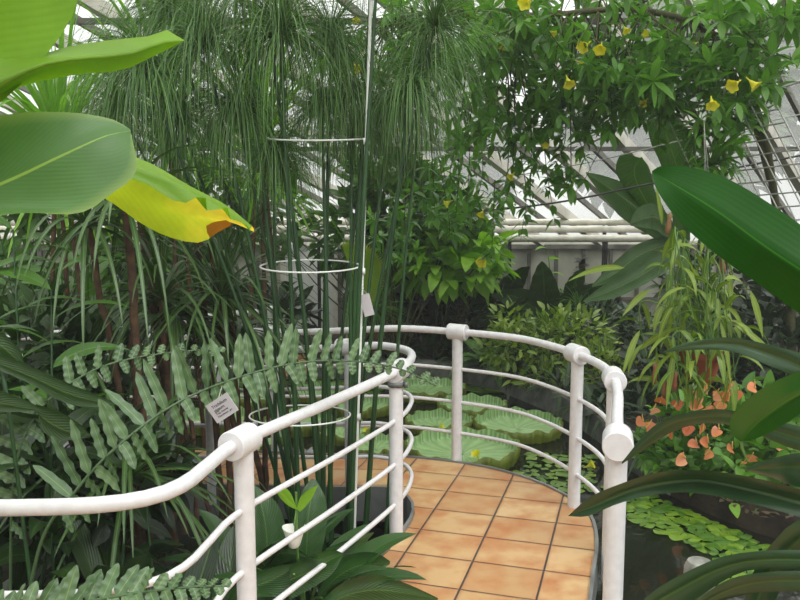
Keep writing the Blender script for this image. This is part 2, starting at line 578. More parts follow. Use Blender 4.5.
outer, _ = railing('railing', 'white tubular railing along the outer right edge of the curved walkway',
    [(.775, 2.7, 0), (.87, 3.05, 0), (.97, 3.4, 0), (1.04, 3.71, 0), (1.07, 4.05, 0), (1.015, 4.39, 0), (.90, 4.72, 0), (.73, 4.99, 0), (.39, 5.22, 0), (.0, 5.38, 0), (-.4, 5.54, -.04), (-.95, 5.8, -.1), (-1.6, 6.0, -.15), (-2.4, 6.16, -.19), (-3.9, 6.5, -.25)],
    [(.775, 2.7, 0), (1.04, 3.71, 0), (1.015, 4.39, 0), (.39, 5.22, 0), (-.95, 5.8, -.1), (-2.4, 6.16, -.19)], 0)
inner, _ = railing('railing', 'white tubular railing along the left inner edge, bending round the papyrus bed',
    [(-2.6, 2.1, 0), (-1.7, 2.08, 0), (-1.07, 2.083, 0), (-.82, 2.11, 0), (-.70, 2.18, 0), (-.645, 2.29, 0), (-.62, 2.45, 0), (-.562, 2.72, 0), (-.28, 3.32, 0), (-.02, 3.92, 0), (.06, 4.25, 0), (.055, 4.47, 0), (-.02, 4.61, 0), (-.14, 4.69, 0), (-.31, 4.75, -.02), (-.7, 4.87, -.06), (-1.25, 5.03, -.11), (-2.3, 5.27, -.18), (-3.8, 5.56, -.24)],
    [(-.562, 2.72, 0), (-.02, 3.92, 0), (-.31, 4.75, -.02), (-1.25, 5.03, -.11), (-2.3, 5.27, -.18)], 0)
m = MB()
lathe(m, [(.037, -.012), (.044, -.012), (.044, .012), (.037, .012)], (-.02, 3.92, .835), seg=18)
box(m, (.03, 3.90, .835), (.02, .02, .03))
m.build('clamp', M_STEEL, inner)
far, _ = railing('railing', 'distant white railing on the far pond bank behind the palm-like rosettes',
    [(-1.4, 8.55, .0), (-2.0, 8.5, -.05), (-2.7, 8.4, -.15), (-4.2, 8.0, -.25)], [(-1.45, 8.55, .0), (-2.03, 8.5, -.05), (-2.7, 8.4, -.15), (-3.6, 8.16, -.21)], 0, H=.62, mids=(.42,), pr=.04, rr=.03, mr=.02)

# ------------------------------------------------------------------ greenhouse
EY, EZ = 12.0, 1.30
RV = np.array([-.864, -1., .5])
X0, X1, TT = -11., 14., 10.
roof = thing('ceiling', 'sloping glass roof on grey glazing bars', None, (0, EY, EZ))
roof['kind'] = 'structure'
mb = MB()
rz = EZ + TT * .5
mb.add([(X0, EY, EZ), (X1, EY, EZ), (X1, EY - TT, rz), (X0, EY - TT, rz), (X0, EY - 2 * TT, EZ), (X1, EY - 2 * TT, EZ)], [[0, 1, 2, 3], [3, 2, 5, 4]])
mb.build('glazing', M_GLASS, roof, smooth=False)
mb = MB()
mb.add([(X0, EY, EZ), (X0, EY - TT, rz), (X0, EY - 2 * TT, EZ), (X1, EY, EZ), (X1, EY - TT, rz), (X1, EY - 2 * TT, EZ)], None, [[0, 1, 2], [3, 4, 5]])
mb.build('gable_glazing', M_GLASS, roof, smooth=False)
k = 0
for x in np.arange(-6.82, 14.5, .45):
    p = np.array([x, EY, EZ])
    tm = min(TT, (x - X0) / .864)
    q = p + RV * min(tm, TT)
    big = k % 2 == 0
    m = MB()
    if big:
        beam(m, p + [0, 0, -.07], q + [0, 0, -.07], .10, .13)
    else:
        beam(m, p + [0, 0, -.04], q + [0, 0, -.04], .045, .07)
    m.build('rafter', M_BEAM if big else M_BAR, roof, smooth=False)
    k += 1
for t in (.55, 2.6, 4.6, 6.6, 8.6):
    m = MB()
    beam(m, (X0, EY - t, EZ + .5 * t - .16), (X1, EY - t, EZ + .5 * t - .16), .05, .05)
    m.build('purlin', M_BAR, roof, smooth=False)
m = MB()
beam(m, (X0, EY - TT, rz - .1), (X1, EY - TT, rz - .1), .12, .2)
m.build('ridge_beam', M_BEAM, roof, smooth=False)

wall = thing('wall_back', 'low panelled knee wall under the sloping glass', None, (0, EY + .1, GZ))
wall['kind'] = 'structure'
m = MB()
box(m, (1.5, EY + .14, .5), (25, .1, 1.5))
m.build('panel', M_WALL, wall, smooth=False)
for z, h in ((1.16, .07), (.35, .05)):
    m = MB()
    box(m, (1.5, EY + .06, z), (25, .08, h))
    m.build('ledge', M_BAR, wall, smooth=False)
for x in np.arange(-10.6, 14, .42):
    m = MB()
    box(m, (x, EY + .07, .5), (.05, .06, 1.3))
    m.build('mullion', M_BAR, wall, smooth=False)
for sx_, nm in ((X0, 'wall_left'), (X1, 'wall_right')):
    m = MB()
    box(m, (sx_, 2., .55), (.15, 20, 1.5))
    tag(m.build(nm, M_WALL, smooth=False), 'low side wall of the greenhouse', kind='structure')
m = MB()
box(m, (1.5, -8, .55), (25, .15, 1.5))
tag(m.build('wall_front', M_WALL, smooth=False), 'low wall of the greenhouse behind the viewer', kind='structure')

for z, y, xe, r, lab in ((1.325, 10.95, 3.58, .052, 'lowest of three cream heating pipes along the knee wall'), (1.45, 11.05, 3.62, .048, 'middle of three cream heating pipes along the knee wall'), (1.55, 11.15, 3.3, .045, 'topmost of three cream heating pipes under the eave')):
    t = thing('heating_pipe', lab, 'pipe', (0, y, z), 'heating pipes under the eave')
    m = MB()
    tube(m, spline([(-6, y, z), (xe, y, z)], 20), r, 12)
    m.build('pipe', M_PIPE, t)
    for x in np.arange(-5.2, xe, 1.35):
        m = MB()
        box(m, (x, y + .0, (GZ - .05 + z - r) / 2), (.024, .024, z - r - GZ + .05))
        m.build('bracket', M_DARK, t, smooth=False)

# cables strung across the glass, a rigid conduit and a wire trellis
for nm, pts, r, lab, mt in (
    ('cable', [(380, 216, 8.2), (470, 212, 8.), (560, 202, 7.8), (655, 183, 7.5), (830, 150, 7.2)], .011, 'dark cable slung across the glass above the pipes', M_DARKWIRE),
    ('wire', [(520, 175, 7.6), (600, 160, 7.4), (700, 136, 7.2), (840, 106, 7)], .006, 'thin pale wire stretched above the dark cable', M_WIRE),
    ('conduit', [(575, 150, 8), (607, 135, 7.7), (640, 121, 7.4), (712, 108, 7.2), (830, 72, 6.8)], .014, 'light grey conduit rising to the right through the vine', M_WIRE)):
    m = MB()
    tube(m, spline(ats(pts), 40), r, 6)
    tag(m.build(nm, mt), lab, 'cable')
tr = thing('wire_trellis', 'welded wire mesh trellis hanging below the yellow flowers', 'trellis', at(770, 240, 5.6))
c00, c10, c01, c11 = at(668, 118, 6.2), at(772, 96, 5.4), at(722, 236, 5.9), at(842, 232, 5.1)
g = lambda a, b: (c00 * (1 - a) + c10 * a) * (1 - b) + (c01 * (1 - a) + c11 * a) * b
for k in range(11):
    m = MB()
    tube(m, [g(k / 10, 0), g(k / 10, 1)], .0055, 5)
    m.build('vertical_wire', M_WIRE, tr)
    m = MB()
    tube(m, [g(0, k / 10), g(1, k / 10)], .0055, 5)
    m.build('cross_wire', M_WIRE, tr)

# ------------------------------------------------------------------ camera, sky
cam = bpy.data.cameras.new('camera')
cam.sensor_width = 36
cam.lens = 36 * F / 800
cam.clip_start = .05
co = bpy.data.objects.new('camera', cam)
COL.objects.link(co)
co.location = (0, 0, EYE)
co.rotation_euler = (math.pi / 2 - PIT, 0, 0)
SC.camera = co
w = bpy.data.worlds.new('overcast_sky')
SC.world = w
w.use_nodes = True
nt = w.node_tree
nt.nodes.clear()
tc = nt.nodes.new('ShaderNodeTexCoord')
sx = nt.nodes.new('ShaderNodeSeparateXYZ')
nt.links.new(tc.outputs['Generated'], sx.inputs[0])
mr = mk(nt, 'ShaderNodeMapRange', {'i': {1: .05, 2: .95, 3: .72, 4: 3.0}})
nt.links.new(sx.outputs[2], mr.inputs[0])
bg = mk(nt, 'ShaderNodeBackground', {'i': {0: (1.0, 1.0, .97, 1)}})
nt.links.new(mr.outputs[0], bg.inputs[1])
wo = nt.nodes.new('ShaderNodeOutputWorld')
nt.links.new(bg.outputs[0], wo.inputs[0])
sun = bpy.data.lights.new('sun', 'SUN')
sun.energy = 2.2
sun.angle = math.radians(35)
so = bpy.data.objects.new('sun', sun)
COL.objects.link(so)
so.rotation_euler = (math.radians(30), math.radians(24), 0)
so.location = (0, 0, 9)
vs_ = SC.view_settings
vs_.view_transform = 'Standard'
vs_.look = 'None'
vs_.gamma = 1
vs_.use_curve_mapping = False
vs_.exposure = .2
# ------------------------------------------------------------------ leaf materials
G_BANANA = leafmat('banana_leaf', (90, 134, 96), (102, 146, 104), .36, .38, .07, 60, 8, (168, 200, 132), .035, spec=.4, tcol=(215, 255, 80), edge=(128, 150, 80), bump=.04)
G_BANANA_LIT = leafmat('banana_leaf_lit', (138, 184, 66), (150, 196, 74), .55, .45, .05, 60, 8, (170, 205, 100), .03, tcol=(225, 255, 70), bump=.03)  # backlight painted in: a brighter, yellower copy of the banana leaf
G_BANANA_YELLOW = leafmat('banana_leaf_yellowing', (200, 226, 110), (200, 226, 110), .66, .45, .05, 60, 2, None, tip=(252, 222, 124), tip0=.83, tcol=(255, 250, 130), bump=.03)
G_BANANA_BROWN = leafmat('banana_leaf_withered_tip', (226, 160, 60), (200, 130, 50), .3, .7)
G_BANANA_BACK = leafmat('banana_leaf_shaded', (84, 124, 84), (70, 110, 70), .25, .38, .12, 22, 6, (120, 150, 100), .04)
G_BROAD = leafmat('broad_glossy_leaf', (26, 82, 8), (30, 88, 10), .38, .5, .04, 2, 7, (60, 130, 30), .03, bump=.05, spec=.2)
G_PADDLE = leafmat('paddle_leaf', (48, 104, 42), (48, 104, 42), .22, .3, .05, 3, 8, (80, 136, 64), .03, bump=.05)
G_STRAP = leafmat('strap_leaf', (56, 86, 74), (46, 74, 60), .12, .33, .0, 0, 0, (74, 104, 72), .12, bump=.08)
G_FERN = leafmat('fern_pinna', (106, 134, 126), (80, 110, 98), .2, .42, .0, 0, 0, (140, 165, 130), .06)
G_PAPYRUS = leafmat('papyrus_ray', (66, 112, 66), (116, 156, 114), .3, .5, bump=0)
G_CULM = plain('papyrus_culm_green', (44, 76, 38), .4, (32, 58, 30), 3, .4)
G_GRASS = leafmat('dark_strap_rosette', (58, 92, 54), (78, 110, 74), .2, .38, 0, 0, 0, (110, 140, 104), .18)
G_BRIGHT = leafmat('bright_strap', (126, 186, 74), (156, 210, 98), .45, .4, .0, 0, 0, (130, 180, 80), .15)
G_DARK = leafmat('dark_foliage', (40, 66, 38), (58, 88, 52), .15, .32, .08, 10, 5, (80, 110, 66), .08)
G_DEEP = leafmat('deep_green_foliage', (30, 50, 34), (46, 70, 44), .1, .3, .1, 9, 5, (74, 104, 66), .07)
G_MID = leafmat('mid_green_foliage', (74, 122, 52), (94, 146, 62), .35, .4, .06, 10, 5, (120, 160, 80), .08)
G_VINE = leafmat('vine_foliage', (92, 148, 70), (130, 186, 104), .45, .38, .0, 0, 0, (110, 165, 80), .1)
G_LIME = leafmat('lime_foliage', (140, 200, 60), (172, 224, 86), .45, .4, .06, 9, 5, (160, 205, 90), .08)
G_VARIEG = leafmat('variegated_foliage', (84, 128, 64), (176, 204, 116), .3, .4, .0, 0, 0, (176, 190, 110), .2)
G_PALE = leafmat('pale_hanging_leaf', (92, 134, 54), (150, 172, 88), .35, .4, .0, 0, 0, (170, 190, 110), .15)
G_ANTH = leafmat('anthurium_leaf', (88, 142, 62), (124, 178, 84), .28, .35, .05, 8, 5, (110, 160, 80), .07)
G_LILY = leafmat('peace_lily_leaf', (46, 84, 46), (58, 98, 54), .14, .3, .18, 22, 6, (84, 120, 72), .05)
G_OUT = leafmat('outdoor_tree_foliage', (62, 88, 48), (84, 108, 62), .3, .6, bump=0)
M_BARK = plain('brown_bark', (92, 70, 52), .85, (60, 46, 36), 18, .2, bump=.6)
M_TWIG = plain('thin_brown_twig', (88, 82, 56), .7, (66, 72, 42), 10, .3)
M_GREENSTEM = plain('green_stem', (96, 132, 62), .5, (80, 112, 54), 8, .3)
M_YELLOW = leafmat('yellow_petal', (255, 246, 70), (255, 250, 100), .35, .5, bump=0, tcol=(255, 255, 160))
M_SALMON = leafmat('salmon_spathe', (246, 136, 124), (250, 164, 148), .25, .35, .05, 6, 3, bump=0, tcol=(255, 220, 200))
M_SPADIX = plain('spadix_cream', (240, 200, 120), .6)
M_TERRA = plain('terracotta_pot', (128, 66, 44), .8, (140, 72, 48), 8, .3)
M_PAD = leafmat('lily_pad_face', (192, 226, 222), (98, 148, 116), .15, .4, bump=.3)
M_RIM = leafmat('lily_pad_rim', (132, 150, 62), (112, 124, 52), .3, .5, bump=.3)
M_SMALLPAD = leafmat('small_lily_pad', (66, 112, 36), (124, 160, 54), .15, .35, .06, 3, 3, None, bump=.1)
M_STONE = plain('rough_grey_stone', (150, 148, 140), .85, (104, 106, 98), 14, .3, bump=.7, dist=.02)
M_LABEL = plain('plastic_label', (178, 172, 175), .45)
M_INK = plain('black_ink', (48, 44, 46), .7)
M_SPATHE = plain('white_spathe', (240, 240, 234), .45)
M_CARTON = plain('pale_wood_crate', (188, 150, 104), .7, (160, 122, 80), 10, .3)

# ------------------------------------------------------------------ giant water lilies
def pad(x, y, r, label, tilt=(0, 0), notch=0., z=WZ + .015):
    root = thing('giant_water_lily_pad', label, 'lily pad', (x, y, z), 'giant lily pads on the pond')
    n = 150
    a = np.linspace(0, 6.2832, n, endpoint=False)
    wob = 1 + .012 * np.sin(3 * a + x * 9) + .006 * np.sin(5 * a + y * 7)
    if notch:
        wob = wob - .16 * np.exp(-((np.angle(np.exp(1j * (a - notch)))) / .09) ** 2)
    rows, lv = [], []
    h = .115 * min(1, .5 + r)
    for k, (q, zz) in enumerate(((.02, .01), (.2, .008), (.4, .01), (.6, .008), (.8, .008), (.95, .012), (.985, .025), (.995, .05), (1.0, h * .75), (1.01, h))):
        rib = .008 * np.sin(a * 30) * (q > .97)
        zr = zz + (.010 * np.sin(a * 9 + x) + .008 * np.sin(a * 14)) * (q > 1.005) + .004 * np.sin(a * 11 + q * 40)
        rad = r * q * wob + rib
        rows.append(np.stack([rad * np.cos(a), rad * np.sin(a), zr + tilt[0] * rad * np.cos(a) + tilt[1] * rad * np.sin(a)], 1))
        lv.append(np.stack([np.full(n, .5), a / 6.2832 * 4 + 0 * a, (.35 + .2 * np.sin(a * 22 + k) if q < .97 else .5 - .5 * np.sin(a * 60) - .1)], 1))
    m = MB()
    G = np.array(rows) + [x, y, z]
    A = np.array(lv)
    A[..., 1] = np.linspace(0, 1, len(rows))[:, None]
    m.grid(G, A, closed=True)
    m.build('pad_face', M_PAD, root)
    m = MB()
    outr = [G[-1]]
    for q, dz in ((1.035, -.004), (1.035, -.5), (1.0, -1.)):
        rib = 1 + .012 * np.sin(a * 40)
        ring = (np.array([x, y, z]) + (G[-1] - [x, y, z]) * [1, 1, 0] * q * rib[:, None])
        ring[:, 2] = G[-1][:, 2] + (h * dz if dz > -.9 else 0)
        if dz <= -.9:
            ring[:, 2] = z - .004 + tilt[0] * (ring[:, 0] - x) + tilt[1] * (ring[:, 1] - y)
        outr.append(ring)
    A = np.zeros((4, n, 3))
    A[..., 2] = R.random(n)[None]
    m.grid(np.array(outr), A, closed=True)
    m.build('rim', M_RIM, root)

for args in (
    (.52, 6.28, .45, 'large pale green lily pad against the walkway edge, one yellow flower on it', (0, 0), 0),
    (1.09, 7.02, .385, 'large upturned lily pad under the right-hand end of the railing curve', (0, .02), 0),
    (.73, 7.72, .33, 'lily pad just behind the right-hand railing post, partly overlapped by another', (0, 0), 0),
    (.37, 7.12, .30, 'lily pad with two yellow flowers, behind the pad at the walkway edge', (0, 0), 0),
    (.30, 8.45, .40, 'lily pad with a notched rim, farthest from the walkway', (0, 0), 4.6),
    (-.2, 6.4, .22, 'small lily pad beside the large one at the walkway edge', (0, .06), 0),
    (-.38, 7.75, .30, 'lily pad framed between the papyrus stems and the inner railing post', (0, 0), 0),
    (-1.55, 8.1, .33, 'lily pad behind the outer railing post beyond the label', (0, 0), 0),
    (-.90, 8.35, .29, 'lily pad seen between the outer post and the papyrus stems', (0, 0), 0),
    (-.95, 7.15, .30, 'lily pad with a tall ribbed rim behind the papyrus stems', (0, .04), 0),
    (-1.22, 6.55, .2, 'young lily pad with a tilted curled rim', (.1, .2), 0),
    (-.52, 6.85, .25, 'lily pad just behind the inner railing post', (0, .04), 0),
    (-1.75, 7.2, .34, 'lily pad behind the brown trunks', (0, 0), 0),
    (-2.5, 7.4, .33, 'lily pad farthest left on the pond', (0, 0), 0)):
    pad(*args)

def trumpet(name, loc, d, s, label=None, group=None, parent=None):
    """a five-lobed yellow trumpet flower"""
    m = MB()
    d = nz(d)
    o = np.cross(d, [.3, .2, 1.])
    sv, nv = nz(o), np.cross(nz(o), d)
    a = np.linspace(0, 6.2832, 20, endpoint=False)
    rows = []
    for t, r in ((0, .06), (.35, .10), (.6, .26), (.85, .42), (1., .58), (1.1, .80)):
        lobe = 1 + (.13 * np.cos(5 * a) if r > .5 else 0 * a)
        rr = r * lobe * s * .55
        dep = t * s * .9 - (.06 * s * np.cos(5 * a) if r > .9 else 0)
        rows.append(np.asarray(loc) + d * np.reshape(dep, (-1, 1)) + sv * (rr * np.cos(a))[:, None] + nv * (rr * np.sin(a))[:, None])
    A = np.zeros((6, 20, 3))
    A[..., 2] = R.random()
    m.grid(np.array(rows), A, closed=True)
    ob = m.build(name, M_YELLOW, parent)
    if label:
        tag(ob, label, 'flower', group)
    return ob

for px, py, Y, lab in ((479, 461, 6.15, 'fallen yellow flower standing on the pad nearest the walkway'), (435, 436, 7.0, 'fallen yellow flower on the left of the second pad'), (472, 438, 6.95, 'fallen yellow flower on the right edge of the second pad'), (371, 427, 6.9, 'yellow flower on the water beside the inner railing post'), (584, 452, 6.0, 'yellow flower on the water right of the outer railing post')):
    p = at(px, py, Y)
    p[2] = WZ + (.025 if px != 371 and px != 584 else .005)
    trumpet('fallen_flower', p, (R.normal(), -.3, .5), .085, lab, 'fallen yellow flowers')

# small floating pads in the right-hand pool, each a thing of its own
protos = []
for k in range(3):
    m = MB()
    n = 22
    a = np.linspace(.12, 6.16, n)
    rows = [np.stack([q * np.cos(a), q * np.sin(a), .005 * q ** 3 * np.sin(a * 3 + k) + .006 * (1 - q)], 1) for q in (.03, .4, .75, 1.)]
    A = np.zeros((4, n, 3))
    A[..., 0] = np.linspace(0, 1, 4)[:, None]
    A[..., 1] = a[None] / 6.28
    A[..., 2] = (.15, .55, .95)[k]
    m.grid(np.array(rows), A)
    ob = m.build('small_lily_pad', M_SMALLPAD, origin=(0, 0, 0))
    protos.append(ob)
used = set()
cnt = 0
pos = []
def smallpad(x, y, r, label, group):
    k = int(R.integers(3))
    o = protos[k]
    if k in used:
        o = o.copy()
        COL.objects.link(o)
    used.add(k)
    o.location = (x, y, WZ + .004 + .012 * R.random())
    o.scale = (r, r * (.8 + .2 * R.random()), 1 if r > .05 else .6)
    o.rotation_euler = (R.normal(0, .03), R.normal(0, .03), R.random() * 6.28)
    tag(o, label, 'lily pad', group)
for _ in range(14000):
    if cnt >= 230:
        break
    px, py = 612 + 190 * R.random(), 494 + 106 * R.random()
    # band from upper left to lower right, open water at lower left
    low = 520 + (px - 612) * .42
    if py > low and px < 735:
        continue
    d = (EYE - WZ) * F / (py - 210)
    x, y = (px - 400) * d / F, d
    if x > 2.0 + (5.0 - y) * .5:
        continue
    r = .035 + .04 * R.random()
    if any((x - a) ** 2 + (y - b) ** 2 < (.62 * (r + c)) ** 2 for a, b, c in pos):
        continue
    pos.append((x, y, r))
    smallpad(x, y, r, 'small round green lily pad crowded on the pool beside the right-hand post', 'small lily pads on the right-hand pool')
    cnt += 1
for _ in range(1500):
    if cnt >= 275:
        break
    px, py = 515 + 85 * R.random(), 462 + 40 * R.random()
    d = (EYE - WZ) * F / (py - 210)
    x, y = (px - 400) * d / F, d
    r = .03 + .035 * R.random()
    if any((x - a) ** 2 + (y - b) ** 2 < (.8 * (r + c)) ** 2 for a, b, c in pos) or (x - .52) ** 2 + (y - 6.28) ** 2 < .3:
        continue
    pos.append((x, y, r))
    smallpad(x, y, r, 'small green lily pad floating between the two right-hand outer railing posts', 'small lily pads beyond the outer railing')
    cnt += 1
m = MB()
for _ in range(260):
    x, y = -2.2 + 3.6 * R.random(), 8.55 + .6 * R.random()
    rr = .05 + .05 * R.random()
    if (x - .3) ** 2 + (y - 8.45) ** 2 < .28 or (x + .9) ** 2 + (y - 8.35) ** 2 < .18 or (x + 1.55) ** 2 + (y - 8.1) ** 2 < .22:
        continue
    n = 9
    a = np.linspace(.2, 6.1, n)
    A = np.zeros((2, n, 3))
    A[..., 2] = R.random()
    m.grid(np.array([np.stack([x + q * rr * np.cos(a), y + q * rr * np.sin(a), np.full(n, WZ + .006 + .01 * R.random())], 1) for q in (.05, 1.)]), A)
tag(m.build('floating_weed', M_SMALLPAD), 'mat of tiny floating leaves along the far kerb', 'water plants', kind='stuff')

# stone post in the pool
st = at(700, 560, 3.1)
m = MB()
lathe(m, [(0, 0), (.05, -.01), (.062, -.04), (.068, -.4), (.07, -.62), (0, -.62)], (st[0], st[1], at(700, 559, 3.1)[2]), seg=14)
tag(m.build('stone_post', M_STONE, sharp=30), 'weathered grey stone post standing in the pool behind the strap leaves', 'post')

# ------------------------------------------------------------------ banana plant in the upper left
bn = thing('banana_plant', 'big banana leaves reaching in from the upper left corner, one yellowing', 'banana plant', (-1.75, 1.5, 0))
m = MB()
tube(m, spline([(-1.75, 1.5, -.1), (-1.72, 1.5, .9), (-1.62, 1.52, 1.75)], 16), np.linspace(.1, .055, 17), 14)
m.build('pseudostem', M_GREENSTEM, bn)
m = MB()
loft(m, [(-330, 190, 1.45), (-150, 135, 1.5), (0, 115, 1.58), (60, 112, 1.62), (104, 117, 1.66), (122, 124, 1.67), (131, 130, 1.67)],
     [(-420, 300, 1.5), (-250, 262, 1.5), (-100, 222, 1.5), (0, 184, 1.53), (60, 156, 1.58), (105, 136, 1.63), (131, 131, 1.67)],
     [(-330, 345, 1.4), (-150, 265, 1.4), (0, 216, 1.45), (76, 214, 1.5), (108, 196, 1.54), (136, 172, 1.6), (131, 133, 1.67)], bow=.03, wave=.004, wf=9, n=40)
m.build('leaf', G_BANANA, bn)
m = MB()
loft(m, [(-340, -60, 1.5), (-150, -90, 1.45), (0, -110, 1.42), (90, -100, 1.4)],
     [(-420, 260, 1.5), (-180, 130, 1.46), (-60, 40, 1.42), (30, -70, 1.38), (90, -130, 1.36)],
     [(-300, 300, 1.5), (-80, 160, 1.46), (8, 96, 1.42), (50, 50, 1.4), (78, 0, 1.38), (92, -100, 1.36)], bow=.03, n=30)
m.build('leaf', G_BANANA_LIT, bn)
m = MB()
loft(m, [(-420, 250, 1.52), (-120, 70, 1.45), (20, 58, 1.42), (70, 46, 1.42), (110, 40, 1.45), (150, 36, 1.47), (168, 30, 1.48), (184, 40, 1.48)],
     [(-420, 262, 1.5), (-100, 120, 1.42), (-20, 95, 1.38), (40, 66, 1.36), (90, 58, 1.37), (130, 54, 1.4), (160, 43, 1.45), (184, 41, 1.48)],
     [(-420, 275, 1.52), (-100, 170, 1.46), (0, 98, 1.44), (30, 84, 1.43), (80, 74, 1.42), (120, 71, 1.44), (150, 58, 1.46), (184, 41, 1.48)], bow=.04, n=36, wave=.01, wf=4)
m.build('leaf', G_BANANA_LIT, bn)
yl = MB()
MID = [(-420, 300, 1.6), (-120, 170, 1.72), (60, 140, 1.78), (138, 158, 1.8), (190, 186, 1.82), (226, 205, 1.84), (252, 226, 1.86)]
loft(yl, MID, [(-400, 330, 1.65), (-120, 200, 1.755), (60, 170, 1.815), (130, 188, 1.845), (182, 210, 1.865), (222, 220, 1.86), (254, 229, 1.865)],
     [(-380, 380, 1.7), (-100, 240, 1.80), (70, 198, 1.86), (100, 196, 1.87), (142, 224, 1.90), (172, 238, 1.92), (204, 242, 1.93), (226, 222, 1.88), (254, 232, 1.87)], n=50, bow=.03)
o = yl.build('leaf', G_BANANA_YELLOW, bn)
tag(o, 'yellow leaf blade hanging below its midrib')
fl = MB()
loft(fl, MID, [(-410, 315, 1.5), (-120, 190, 1.65), (60, 160, 1.72), (140, 168, 1.75), (196, 193, 1.775), (228, 212, 1.80), (250, 230, 1.84)],
     [(-400, 330, 1.46), (-120, 205, 1.62), (60, 172, 1.70), (135, 180, 1.735), (180, 203, 1.755), (204, 194, 1.765), (208, 213, 1.775), (226, 206, 1.785), (232, 222, 1.80), (244, 222, 1.82), (252, 235, 1.85)], n=50, bow=.02)
o = fl.build('folded_half', G_BANANA_LIT, bn)
tag(o, 'pale green folded upper half of the yellow leaf')
m = MB()
loft(m, [(206, 226, 1.86), (214, 222, 1.855), (226, 220, 1.85)], [(207, 233, 1.88), (217, 229, 1.87), (232, 224, 1.855)], [(210, 238, 1.895), (217, 233, 1.88), (230, 226, 1.86)], n=8, bow=.02)
m.build('withered_tip', G_BANANA_BROWN, bn)

# ------------------------------------------------------------------ strap-leaved and broad-leaved plants at the right edge
sb = np.array([1.55, 1.6, -.1])
stp = thing('strap_leaved_plant', 'arching dark green strap leaves reaching in from the right edge', 'plant', sb)
m = MB()
tube(m, spline([sb, sb + [0, 0, .5], sb + [-.05, -.02, 1.0]], 10), np.linspace(.06, .045, 11), 12)
m.build('stem', M_GREENSTEM, stp)
for A, M_, B, yt, yb in (
    ([(662, 352), (690, 342), (730, 337), (770, 345), (800, 353), (860, 375), (960, 420)], [(662, 352), (690, 346), (735, 344), (775, 356), (800, 366), (860, 390), (960, 440)], [(662, 353), (690, 350), (730, 351), (765, 364), (800, 379), (860, 405), (960, 460)], 1.75, 1.5),
    ([(568, 516), (590, 497), (620, 484), (655, 473), (695, 470), (740, 475), (800, 489), (880, 512), (1000, 560)], [(568, 516), (600, 504), (640, 488), (695, 480), (745, 488), (800, 502), (880, 525), (1000, 580)], [(568, 516), (588, 516), (620, 503), (660, 494), (695, 493), (745, 502), (800, 517), (880, 540), (1000, 600)], 2.35, 1.5),
    ([(622, 462), (645, 434), (665, 419), (690, 412), (718, 409), (745, 413), (790, 424), (860, 445), (1000, 520)], [(622, 463), (645, 441), (668, 425), (692, 418), (722, 416), (750, 422), (790, 436), (860, 458), (1000, 530)], [(622, 464), (648, 447), (672, 432), (698, 424), (725, 424), (750, 431), (790, 448), (860, 470), (1000, 540)], 2.3, 1.5),
    ([(745, 468), (768, 460), (800, 453), (870, 455), (1000, 520)], [(743, 469), (770, 468), (800, 467), (870, 475), (1000, 540)], [(745, 470), (772, 478), (800, 487), (870, 500), (1000, 560)], 1.95, 1.5),
    ([(638, 606), (655, 590), (690, 570), (725, 556), (760, 551), (800, 550), (880, 553), (1000, 600)], [(640, 610), (670, 594), (705, 575), (735, 564), (765, 560), (800, 560), (880, 566), (1000, 610)], [(645, 622), (690, 603), (720, 583), (745, 571), (770, 569), (800, 570), (880, 580), (1000, 620)], 1.55, 1.45),
    ([(640, 640), (700, 597), (730, 579), (760, 573), (800, 571), (880, 576), (1000, 620)], [(640, 645), (705, 602), (735, 588), (762, 582), (800, 581), (880, 588), (1000, 630)], [(640, 650), (712, 606), (740, 596), (765, 592), (800, 592), (880, 600), (1000, 640)], 1.75, 1.5),
    ([(735, 640), (752, 575), (775, 540), (805, 518), (880, 510), (1000, 580)], [(745, 640), (765, 580), (788, 550), (815, 533), (880, 530), (1000, 590)], [(760, 650), (780, 590), (800, 562), (830, 550), (880, 550), (1000, 600)], 1.7, 1.5)):
    m = MB()
    f3 = lambda l: [(p[0], p[1], yt + (yb - yt) * i / (len(l) - 1)) for i, p in enumerate(l)]
    a_, m_, b_ = f3(A), f3(M_), f3(B)
    e = sb + [-.03, 0, .8]
    a_, m_, b_ = (np.vstack([ats(q), [e + [0, 0, dz]]]) for q, dz in ((a_, .02), (m_, 0), (b_, -.02)))
    # re-use loft on world points
    _at, ats_ = ats, None
    globals()['ats'] = lambda l: np.asarray(l)
    loft(m, a_, m_, b_, n=40, bow=-.06, wave=.006, wf=8, rnd=R.random())
    globals()['ats'] = _at
    m.build('leaf', G_STRAP, stp)

bb = np.array([1.05, 1.2, -.12])
bl = thing('broad_leaved_plant', 'tall plant with two broad glossy pointed leaves at the right edge', 'plant', bb)
m = MB()
tube(m, spline([bb, bb + [.02, 0, .8], bb + [0, .02, 1.6]], 14), np.linspace(.025, .015, 15), 10)
m.build('stem', M_GREENSTEM, bl)
m = MB()
loft(m, [(652, 171, 1.5), (662, 166, 1.48), (690, 167, 1.45), (730, 180, 1.4), (775, 207, 1.33), (810, 232, 1.29), (870, 280, 1.24), (960, 340, 1.2), (1060, 400, 1.2)],
     [(652, 172, 1.5), (680, 188, 1.44), (720, 213, 1.37), (765, 246, 1.30), (810, 276, 1.25), (870, 315, 1.21), (960, 355, 1.2), (1070, 402, 1.2)],
     [(652, 173, 1.5), (658, 192, 1.46), (680, 222, 1.43), (716, 254, 1.38), (760, 285, 1.33), (810, 320, 1.29), (870, 350, 1.25), (960, 375, 1.2), (1060, 405, 1.2)], n=44, bow=.03)
m.build('leaf', G_BROAD, bl)
m = MB()
